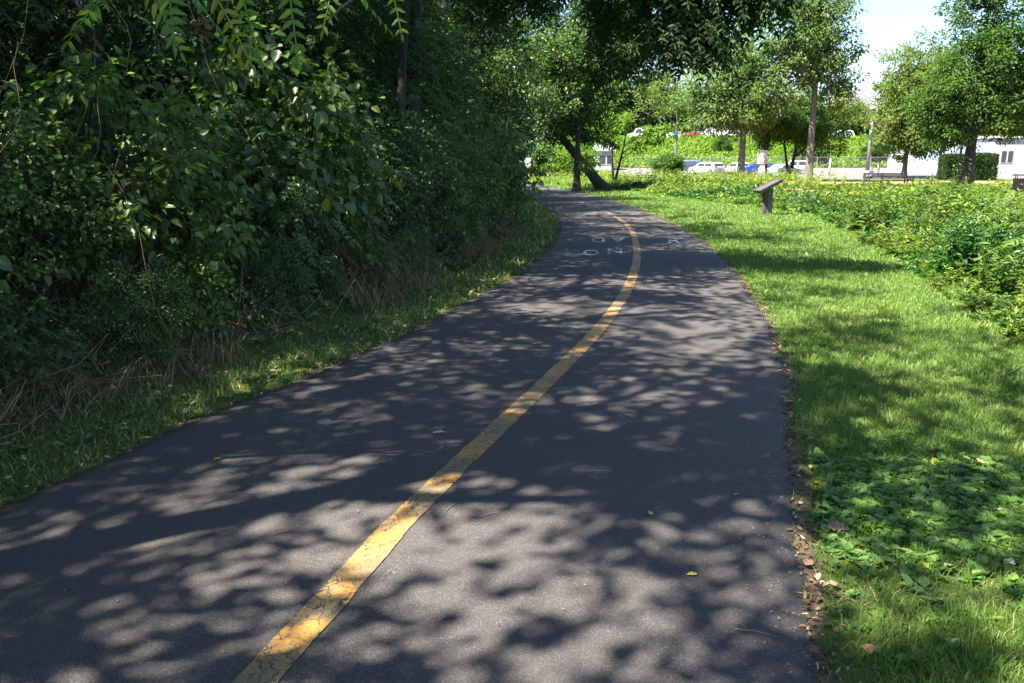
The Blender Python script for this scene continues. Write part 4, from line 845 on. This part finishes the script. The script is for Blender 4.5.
# ------------------------------------------------------------------ benches, people, street things
def bench(px, y, rz, label, mat='benchwood', L=1.8, back_=True):
    root = empty('park_bench', (X(px, y), y, float(H(50, y)) if y > 88 else .008), rz); tag(root, label, 'bench', 'park benches')
    m = MB()
    for k in range(5): m.box((0, -.2 + k * .1, .45), (L, .085, .035))
    m.build('seat', M[mat], root)
    if back_:
        m = MB(); rot = Matrix.Rotation(R(-12), 3, 'X')
        for k in range(4): m.box((0, .26 + k * .022, .55 + k * .105), (L, .03, .085), rot)
        m.build('backrest', M[mat], root)
    for s_ in (-1, 1):
        m = MB(); m.box((s_ * (L/2 - .15), -.18, .215), (.06, .06, .43)); m.box((s_ * (L/2 - .15), .2, .215), (.06, .06, .43)); m.box((s_ * (L/2 - .15), .01, .418), (.055, .42, .03)); m.build('leg', M['metal_dark'], root)
        if back_:
            m = MB(); m.box((s_ * (L/2 - .02), .0, .66), (.05, .5, .035)); m.box((s_ * (L/2 - .02), -.22, .56), (.04, .04, .17)); m.box((s_*(L/2 - .15), .285, .68), (.05, .03, .5), rot); m.build('armrest', M['metal_dark'], root)
    return root
bench(895, 70, R(-16), 'dark park bench right of the seated person, left of the angled bench', 'metal_dark', 2.1)
bench(875, 70, R(-22), 'dark park bench that the person in blue sits on', 'metal_dark', 1.7)
bench(912, 66, R(62), 'dark park bench seen at an angle under the olive-green tree', 'metal_dark', 1.8)
bench(727, 80, R(174), 'brown wooden park bench between the white hatchback and the grey trunk', 'benchwood', 2.0)
bench(752, 80, R(180), 'low backless bench by the utility box where the person in orange sits', 'benchwood', 1.7, False)

def person(loc, rz, label, shirt, trousers, hair, seat_z=.46):
    """seated figure: thighs forward along -Y, hands on the knees"""
    root = empty('person', loc, rz); tag(root, label, 'person')
    J = {}; V = []; E_ = []; Rr = []
    def v(n, p, r, parent=None):
        J[n] = len(V); V.append(p); Rr.append(r if hasattr(r, '__len__') else (r, r))
        if parent is not None: E_.append((J[parent], J[n]))
    z = seat_z + .11
    v('pelvis', (0, 0, z), (.16, .12)); v('waist', (0, -.01, z + .2), (.135, .105), 'pelvis'); v('chest', (0, -.03, z + .4), (.165, .115), 'waist'); v('neck0', (0, -.03, z + .53), (.07, .07), 'chest'); v('neck', (0, -.05, z + .60), (.052, .055), 'neck0')
    v('head0', (0, -.07, z + .68), (.078, .085), 'neck'); v('head', (0, -.07, z + .77), (.082, .098), 'head0'); v('crown', (0, -.06, z + .84), (.05, .055), 'head')
    v('nose', (0, -.175, z + .73), (.014, .014), 'head')
    for s_, t in ((-1, 'l'), (1, 'r')):
        v('ear' + t, (s_ * .09, -.06, z + .735), (.018, .018), 'head0')
        v('hip' + t, (s_ * .10, -.06, z - .01), (.095, .09), 'pelvis'); v('knee' + t, (s_ * .13, -.47, z + .0), (.062, .062), 'hip' + t); v('calf' + t, (s_ * .13, -.47, z - .18), (.056, .056), 'knee' + t); v('ankle' + t, (s_ * .13, -.48, .09), (.038, .042), 'calf' + t); v('toe' + t, (s_ * .15, -.66, .045), (.042, .032), 'ankle' + t)
        v('sh' + t, (s_ * .19, -.02, z + .46), (.062, .062), 'chest'); v('el' + t, (s_ * .25, -.12, z + .2), (.043, .043), 'sh' + t); v('wr' + t, (s_ * .16, -.38, z + .115), (.027, .027), 'el' + t); v('palm' + t, (s_ * .145, -.44, z + .10), (.036, .02), 'wr' + t)
        for k in range(4): 
            o = (k - 1.5) * .021; v(f'f{k}{t}', (s_ * .14 + o, -.49, z + .088), .0095, 'palm' + t); v(f'g{k}{t}', (s_ * .14 + o * 1.15, -.525 + abs(o) * .4, z + .058), .008, f'f{k}{t}')
        v('th' + t, (s_ * .14 - s_ * .05, -.44, z + .085), .01, 'palm' + t); v('tt' + t, (s_ * .14 - s_ * .065, -.475, z + .07), .009, 'th' + t)
    me = bpy.data.meshes.new('body'); me.from_pydata(V, E_, []); o = bpy.data.objects.new('body', me); col.objects.link(o)
    sk = o.modifiers.new('skin', 'SKIN'); sk.use_smooth_shade = True
    for i_, r_ in enumerate(Rr): me.skin_vertices[0].data[i_].radius = r_
    me.skin_vertices[0].data[0].use_root = True
    o.modifiers.new('sub', 'SUBSURF').levels = 1; o.modifiers['sub'].render_levels = 1
    dg = bpy.context.evaluated_depsgraph_get(); dg.update(); me2 = bpy.data.meshes.new_from_object(o.evaluated_get(dg)); bpy.data.objects.remove(o)
    body = link('body', me2, None, root); me2.materials.clear()
    skin = M.setdefault('skin', plain('skin', (.42, .25, .17), .55, var=.05)); sh = plain('cloth', shirt, .9); tr_ = plain('cloth', trousers, .9); shoe = M['metal_dark']
    for mm in (skin, sh, tr_, shoe): me2.materials.append(mm)
    for p in me2.polygons:
        c = p.center
        if c.z > z + .565: k = 0
        elif c.z < .1: k = 3
        elif c.y < -.30 and c.z > z + .075: k = 0
        elif c.z > z + .10 or (abs(c.x) > .19 and c.z > z + .08): k = 1
        else: k = 2
        p.material_index = k
    # hair: a cap over the skull
    m = MB(); rows_ = 7; seg = 14; vs = []
    for a in range(rows_):
        th = math.pi * .56 * a / (rows_ - 1)
        for b_ in range(seg):
            ph = 2 * math.pi * b_ / seg; cut = 1 if math.sin(ph) > -.35 else .62
            t2 = th * cut; vs.append((.096 * math.sin(t2) * math.cos(ph), -.055 + .112 * math.sin(t2) * math.sin(ph), z + .755 + .128 * math.cos(t2)))
    m.add(vs, [(a*seg + b_, a*seg + (b_+1) % seg, (a+1)*seg + (b_+1) % seg, (a+1)*seg + b_) for a in range(rows_-1) for b_ in range(seg)])
    h = m.build('hair', plain('hair', hair, .8), root, smooth=True)
    for s_ in (-1, 1):
        m = MB(); m.box((s_ * .033, -.168, z + .755), (.02, .008, .012)); m.build('eye', M['metal_dark'], root)
    m = MB(); m.box((0, -.166, z + .695), (.045, .008, .010)); m.build('mouth', M['red_glass'], root)
    return root
person((X(872, 70), 69.9, .008), R(-60), 'person in dark blue clothes sitting bent on the bench under the lamp pole', (.02, .03, .07), (.008, .01, .02), (.06, .025, .012))
person((X(752, 80), 80, .008), R(8), 'person in an orange top and black trousers sitting by the bright blue car', (.60, .26, .09), (.01, .01, .012), (.03, .02, .015))

def utility_box():
    y = 78; root = empty('utility_box', (X(762, y), y, 0)); tag(root, 'tall grey box raised on a white pedestal beside the thin dark trunk', 'utility box')
    m = MB(); m.box((0, 0, .85), (.48, .45, 1.7)); m.build('pedestal', M['offwhite'], root, .02)
    m = MB(); m.box((0, 0, 1.74), (.9, .6, .08)); m.box((0, 0, 2.32), (.86, .55, 1.08)); m.build('cabinet', M['box_grey'], root, .02)
    m = MB(); m.box((0, 0, 2.90), (.96, .66, .07)); m.build('lid', M['metal_grey'], root, .01)
    m = MB(); m.box((0, -.285, 2.3), (.7, .02, .9)); m.build('door', M['box_grey'], root, .004)
utility_box()
def lamp_pole():
    y = 118; x = X(868, y); zb = float(H(50, y)); root = empty('lamp_pole', (x, y, zb)); tag(root, 'tall grey pole with a white lamp head and small sign below the bank', 'lamp pole')
    zt = W(868, 86, y)[1] - zb; zl = W(866, 108, y)[1] - zb; zs = W(874, 137, y)[1] - zb
    m = MB(); m.tube([(0, 0, -.2), (0, 0, zt * .5), (0, 0, zt)], [.27, .24, .20], 10); m.build('pole', M['metal_grey'], root, smooth=True)
    m = MB(); m.tube([(0, 0, zl - .3), (-.15, -.3, zl), (-.2, -.6, zl + .05)], [.05, .05, .05], 8); m.build('bracket', M['metal_grey'], root)
    m = MB(); m.tube([(-.2, -.6, zl - .35), (-.2, -.6, zl - .1), (-.2, -.6, zl + .25), (-.2, -.6, zl + .4)], [.18, .42, .40, .12], 14); m.build('lamp_head', M['lamp_white'], root, smooth=False)
    m = MB(); m.box((0, 0, zt - .4), (1.9, .12, .12)); m.build('crossarm', M['bark_pale'], root)
    m = MB(); m.box((.7, -.12, zs), (1.0, .04, .62)); m.build('sign', M['signblue_wallshade'], root)
lamp_pole()
def wire(y0, px0, py0, y1, px1, py1, sag, label):
    a = np.array([W(px0, py0, y0)[0], y0, W(px0, py0, y0)[1]]); b = np.array([W(px1, py1, y1)[0], y1, W(px1, py1, y1)[1]]); t = np.linspace(0, 1, 24)
    P = a + (b - a) * t[:, None]; P[:, 2] -= sag * 4 * t * (1 - t); m = MB(); m.tube(P.tolist(), [.022] * 24, 4)
    tag(m.build('power_line', M['metal_grey']), label, 'power line')
wire(118, 868, 88, 118, 690, 74, .6, 'thin wire strung from the lamp pole across the trees')
wire(118, 868, 88, 140, 1040, 40, .8, 'thin wire rising from the lamp pole towards the right')

def chainlink():
    y = 127; root = empty('chainlink_fence', (0, y, 1.1)); tag(root, 'thin chain-link fence along the foot of the bank', 'fence')
    x0, x1 = X(630, y), X(990, y); k = 0
    for x in np.arange(x0, x1, 4.2):
        m = MB(); m.tube([(x, 0, -.1), (x, 0, 1.75)], [.05, .05], 7); m.build('post', M['metal_grey'], root)
    m = MB(); m.tube([(x0, 0, 1.7), (x1, 0, 1.7)], [.035, .035], 6); m.build('top_rail', M['metal_grey'], root)
    br = []
    for x in np.arange(x0, x1, .30):
        br.append((np.array([[x, 0, .05], [x + 1.6, 0, 1.65]]), np.array([.006, .006]))); br.append((np.array([[x + 1.6, .01, .05], [x, .01, 1.65]]), np.array([.006, .006])))
    link('wire_mesh', np_mesh('wire_mesh', *tubes(br, 3)), M['metal_grey'], root)
chainlink()
for (px, y, h, lb) in [(830, 100, 2.0, 'pale post standing alone at the car park edge'), (879, 96, 1.5, 'pale post just behind the seated person')]:
    root = empty('bollard', (X(px, y), y, float(H(50, y)))); tag(root, lb, 'post')
    m = MB(); m.tube([(0, 0, 0), (0, 0, h)], [.11, .11], 12); m.build('post', M['offwhite'], root, smooth=True); m = MB(); m.tube([(0, 0, h), (0, 0, h + .06)], [.125, .05], 12); m.build('cap', M['metal_grey'], root)
def bin_():
    y = 40; root = empty('litter_bin', (X(1023, y), y, 0)); tag(root, 'black litter bin with a flat lid at the right edge of view', 'litter bin')
    m = MB(); m.tube([(0, 0, .05), (0, 0, .95)], [.30, .34], 20); m.build('drum', M['metal_dark'], root, smooth=False)
    m = MB(); m.tube([(0, 0, 1.08), (0, 0, 1.15)], [.42, .38], 20); m.build('lid', M['metal_dark'], root)
    m = MB()
    for k in range(4): a = k * math.pi / 2 + .4; m.tube([(.3*math.cos(a), .3*math.sin(a), .93), (.3*math.cos(a), .3*math.sin(a), 1.1)], [.02, .02], 6)
    m.build('bracket', M['metal_dark'], root)
    m = MB(); m.tube([(0, 0, 0), (0, 0, .08)], [.24, .24], 14); m.build('foot', M['metal_grey'], root)
bin_()
y = 58; root = empty('bollard', (X(960, y), y, 0)); tag(root, 'short black post at the foot of the slim trunk', 'post')
m = MB(); m.tube([(0, 0, 0), (0, 0, .8)], [.16, .15], 12); m.build('post', M['metal_dark'], root); m = MB(); m.tube([(0, 0, .8), (0, 0, .92)], [.2, .1], 12); m.build('cap', M['metal_dark'], root)

# clipped hedge blocks
def hedge(px0, px1, y, py_top, label, seed, depth=2.0):
    x0, x1 = X(px0, y), X(px1, y); zt = W(0, py_top, y)[1]; r_ = np.random.default_rng(seed); n = 15000
    c = np.array([(x0 + x1) / 2, y, 0]); hx = (x1 - x0) / 2
    root = empty('hedge', tuple(c)); tag(root, label, 'hedge', 'clipped dark hedges'); 
    u = unit(r_.normal(0, 1, (n, 3))); q = np.sign(u) * np.abs(u) ** .6; q = q / np.max(np.abs(q), axis=1, keepdims=True) ** .75; P = q * [hx, depth / 2, zt / 2] + [0, 0, zt / 2]; P *= r_.uniform(.9, 1.0, (n, 1)) ** .5
    V, F = leaf_geo(P + r_.normal(0, .05, P.shape), u + r_.normal(0, .6, (n, 3)), r_.normal(0, 1, (n, 3)), r_.uniform(.12, .22, n), r_.uniform(.08, .14, n), 'diamond')
    link('foliage', np_mesh('hedge_foliage', V, F), M['leaf_dark'], root)
    m = MB(); m.box((0, 0, zt * .44), (hx * 1.55, depth * .65, zt * .82)); m.build('core', M['leaf_dark'], root, .3)
hedge(943, 961, 88, 155, 'clipped rounded dark hedge left of the big dark trunk', 1)
hedge(966, 993, 88, 154, 'clipped dark hedge between the big trunk and the white wall', 2)

# ------------------------------------------------------------------ buildings
def building():
    root = empty('white_building', (X(990, 97), 97, .25)); tag(root, 'white one-storey building with paired windows at the right', 'building')
    X0 = X(990, 97); 
    def L(px, y): return X(px, y) - X0
    hA = W(0, 138, 97)[1] - .25; hB = W(0, 142, 112)[1] - .25
    a0, a1 = L(992, 97), L(1110, 97)
    m = MB(); m.box(((a0 + a1) / 2, 6, hA / 2 - .2), (a1 - a0, 12, hA + .4)); m.build('wall', M['white'], root)
    m = MB(); m.box(((a0 + a1) / 2, 6, hA + .12), (a1 - a0 + .6, 12.6, .24)); m.build('roof', M['offwhite'], root)
    b0, b1 = L(914, 112), a0 - .02
    m = MB(); m.box(((b0 + b1) / 2, 19.0, hB / 2 - .2), (b1 - b0, 8, hB + .4)); o = m.build('rear_wing', M['white'], root)
    m = MB(); m.box((a0 - 1.7, 6.8, 1.9), (3.38, 10, 3.9)); o = m.build('side_wing', M['signblue_wallshade'], root); o['label'] = 'shaded wall between the two white wings, its shade coloured pale blue'  # wall stands in shade, painted into its base colour as blue-grey
    m = MB(); m.add([(b0 - .4, 14.6, hB), (b1 + .3, 14.6, hB), (b1 + .3, 19, hB + 1.6), (b0 - .4, 19, hB + 1.6), (b0 - .4, 23.4, hB), (b1 + .3, 23.4, hB), (b0 - .4, 14.6, hB - .15), (b1 + .3, 14.6, hB - .15), (b0 - .4, 23.4, hB - .15), (b1 + .3, 23.4, hB - .15)], [(0, 1, 3, 2), (2, 3, 5, 4), (6, 7, 1, 0), (4, 5, 9, 8), (0, 2, 4, 8, 6), (1, 7, 9, 5, 3)]); m.build('rear_roof', M['roof'], root)
    for px in (1002.5, 1009):
        cxw = L(px, 97); z0, z1 = W(0, 162.5, 97)[1] - .25, W(0, 151, 97)[1] - .25; hw_ = .30
        f = MB(); f.box((cxw, -.03, (z0 + z1) / 2), (hw_ * 2 + .16, .06, z1 - z0 + .16)); fo = f.build('window', M['offwhite'], root)
        g = MB(); g.box((cxw, -.065, (z0 + z1) / 2), (hw_ * 2, .02, z1 - z0)); g.build('pane', M['glass'], fo)
building()
def house(px, y, wpx, py_top, label, roofm='roof', wall='offwhite', z0=None, dep=8, mulw=1):
    x = X(px, y); z0 = float(H(50, y)) if z0 is None else z0; wd = wpx * y * cp / FPX; zt = W(0, py_top, y)[1] - z0
    root = empty('house', (x, y, z0)); tag(root, label, 'house'); eave = zt * .68
    m = MB(); m.box((0, dep/2, eave / 2), (wd, dep, eave)); m.build('wall', M[wall], root)
    m = MB(); a = wd/2 + .4; m.add([(-a, -.4, eave + .01), (a, -.4, eave + .01), (a, dep + .4, eave + .01), (-a, dep + .4, eave + .01), (-a, dep/2, zt), (a, dep/2, zt)], [(0, 1, 5, 4), (2, 3, 4, 5), (0, 4, 3), (1, 2, 5), (3, 2, 1, 0)]); m.build('roof', M[roofm], root)
    for k in range(max(2, int(wd / 3))):
        xx = -wd/2 + wd * (k + .5) / max(2, int(wd / 3)); f = MB(); f.box((xx, -.03, eave * .55), (1.1, .06, 1.4)); fo = f.build('window', M['white'], root); g = MB(); g.box((xx, -.065, eave * .55), (.9, .02, 1.2)); g.build('pane', M['glass'], fo)
house(606, 118, 15, 142, 'pale house glimpsed behind the leaning dark trunk', 'metal_grey', 'box_grey')
house(512, 112, 40, 140, 'pale house glimpsed through leaves at the end of the path', 'roof', 'offwhite', z0=0)
house(852, 215, 22, 88, 'grey-roofed house high in the distance left of the lamp pole', 'roof', 'offwhite', z0=6.3)
# white board at the end of the path
y = 62; root = empty('notice_board', (X(525, y), y, 0)); tag(root, 'small white notice board on two posts where the path disappears', 'notice board')
m = MB(); m.box((0, 0, 1.75), (.9, .05, .75)); m.build('board', M['white'], root, .01)
for s_ in (-1, 1):
    m = MB(); m.box((s_ * .35, .06, 1.05), (.07, .07, 2.1)); m.build('post', M['bark_pale'], root)

# ------------------------------------------------------------------ single leaves and bits
def fallen(px, py, L, c, label, seed, cat='leaf', wd=.6, kind='ovate', yaw=0):
    x, y = G(px, py); r_ = np.random.default_rng(seed); a = yaw or r_.uniform(0, 6.28)
    z = .026 if xL(y) < x < xR(y) else float(H(x, y)) + .03
    n = 11; t = np.linspace(0, 1, n); prof = np.sin(np.pi * t ** .8) * wd * .5
    if wd > .7: prof = prof * np.where(np.arange(n) % 2 == 0, .62, 1.15)
    prof = prof * r_.uniform(.85, 1.15, n); cz = r_.uniform(.02, .10); tw = r_.uniform(-.12, .12); vs = []
    for k_, (tt, p_) in enumerate(zip(t, prof)):
        zc = cz * L * math.sin(tt * 3) + .03 * L * math.sin(k_ * 2.1)
        vs += [(tt * L, -p_ * L, zc + .10 * p_ * L - tw * p_ * L), (tt * L + .05 * L * math.sin(tt * 5), .02 * L * math.sin(tt * 9), zc), (tt * L, p_ * L * r_.uniform(.8, 1.1), zc + .22 * p_ * L + tw * p_ * L)]
    m = MB(); m.add(vs, [(i*3 + j, i*3 + 3 + j, i*3 + 4 + j, i*3 + 1 + j) for i in range(n - 1) for j in (0, 1)])
    mt = plain('leafpaint', c, .6, var=.2, scale=40); o = m.build('fallen_leaf', mt, smooth=True); o.location = (x, y, z); o.rotation_euler = (0, 0, a); s_ = o.modifiers.new('s', 'SOLIDIFY'); s_.thickness = .0012
    return tag(o, label, cat)
fallen(697, 580, .045, (.55, .42, .05), 'yellow fallen leaf on the right half of the path', 1, wd=.8)
fallen(651, 520, .042, (.22, .36, .10), 'green fallen leaf on the asphalt right of centre', 2)
fallen(733, 500, .040, (.10, .20, .18), 'small blue-green fallen leaf near the right edge of the path', 3, wd=.4)
fallen(432, 437, .085, (.32, .36, .26), 'pale green fallen leaf just left of the yellow line', 4, wd=.45, yaw=.2)
fallen(127, 426, .07, (.50, .14, .10), 'reddish fallen leaf on the left verge', 5, wd=.8)
fallen(152, 442, .08, (.50, .44, .34), 'pale dry leaf at the left edge of the path', 6)
fallen(222, 462, .05, (.50, .30, .04), 'orange fallen leaf beside the left edge of the path', 7)
fallen(320, 368, .09, (.50, .40, .10), 'yellow fallen leaf on the left verge', 8)
fallen(246, 327, .13, (.55, .38, .05), 'bright yellow leaf lying under the thicket', 9)
fallen(826, 533, .095, (.24, .13, .07), 'curled brown oak leaf on the lawn beside the path', 10, wd=.9)
fallen(805, 572, .06, (.26, .16, .10), 'tan dead leaf at the right path edge below the oak leaf', 11, wd=.9)
fallen(835, 593, .045, (.30, .19, .10), 'light brown leaf in the grass near the bottom right', 12, wd=.8)
fallen(970, 464, .08, (.28, .19, .10), 'tan leaf lying in the lawn right of the clover patch', 13)
fallen(1002, 566, .05, (.50, .46, .30), 'small pale leaf in the lawn at the far right', 14, wd=.9)
fallen(868, 652, .06, (.26, .13, .06), 'dark brown curled leaf in the lawn at the bottom', 15, wd=.9)
fallen(793, 405, .09, (.26, .13, .08), 'reddish brown dead leaf at the right path edge', 16, wd=.9)
x, y = G(988, 380); root = empty('bent_stem', (x, y, 0)); tag(root, 'dark curled plant stem standing in the lawn at the right', 'plant stem')
m = MB(); m.tube([(0, 0, 0), (-.015, 0, .06), (0, 0, .11), (.035, 0, .13), (.06, 0, .135)], [.006, .006, .005, .004, .003], 6); m.build('curled_tip', M['weed_dark'], root, smooth=True)
m = MB(); m.tube([(.02, 0, .02), (.12, 0, .035), (.22, 0, .085), (.27, 0, .12)], [.005, .009, .007, .002], 6); m.build('long_blade', M['weed_dark'], root, smooth=True)
# small stones and twigs on the path
for k, (px, py, ln, a, lb) in enumerate([(490, 520, .11, .5, 'thin twig on the left half of the path, close to the bottom'), (598, 476, .13, .05, 'thin twig on the path right of the yellow line'), (452, 512, .10, 1.1, 'short bent twig beside the yellow line'), (755, 640, .14, -.35, 'straw-coloured twig at the right path edge near the bottom')]):
    x, y = G(px, py); m = MB(); m.tube([(-ln/2, 0, 0), (0, ln * .06, .002), (ln/2, 0, 0)], [.0022, .0018, .001], 5); o = m.build('twig', M['dry']); o.location = (x, y, .028); o.rotation_euler = (0, 0, a); tag(o, lb, 'twig')
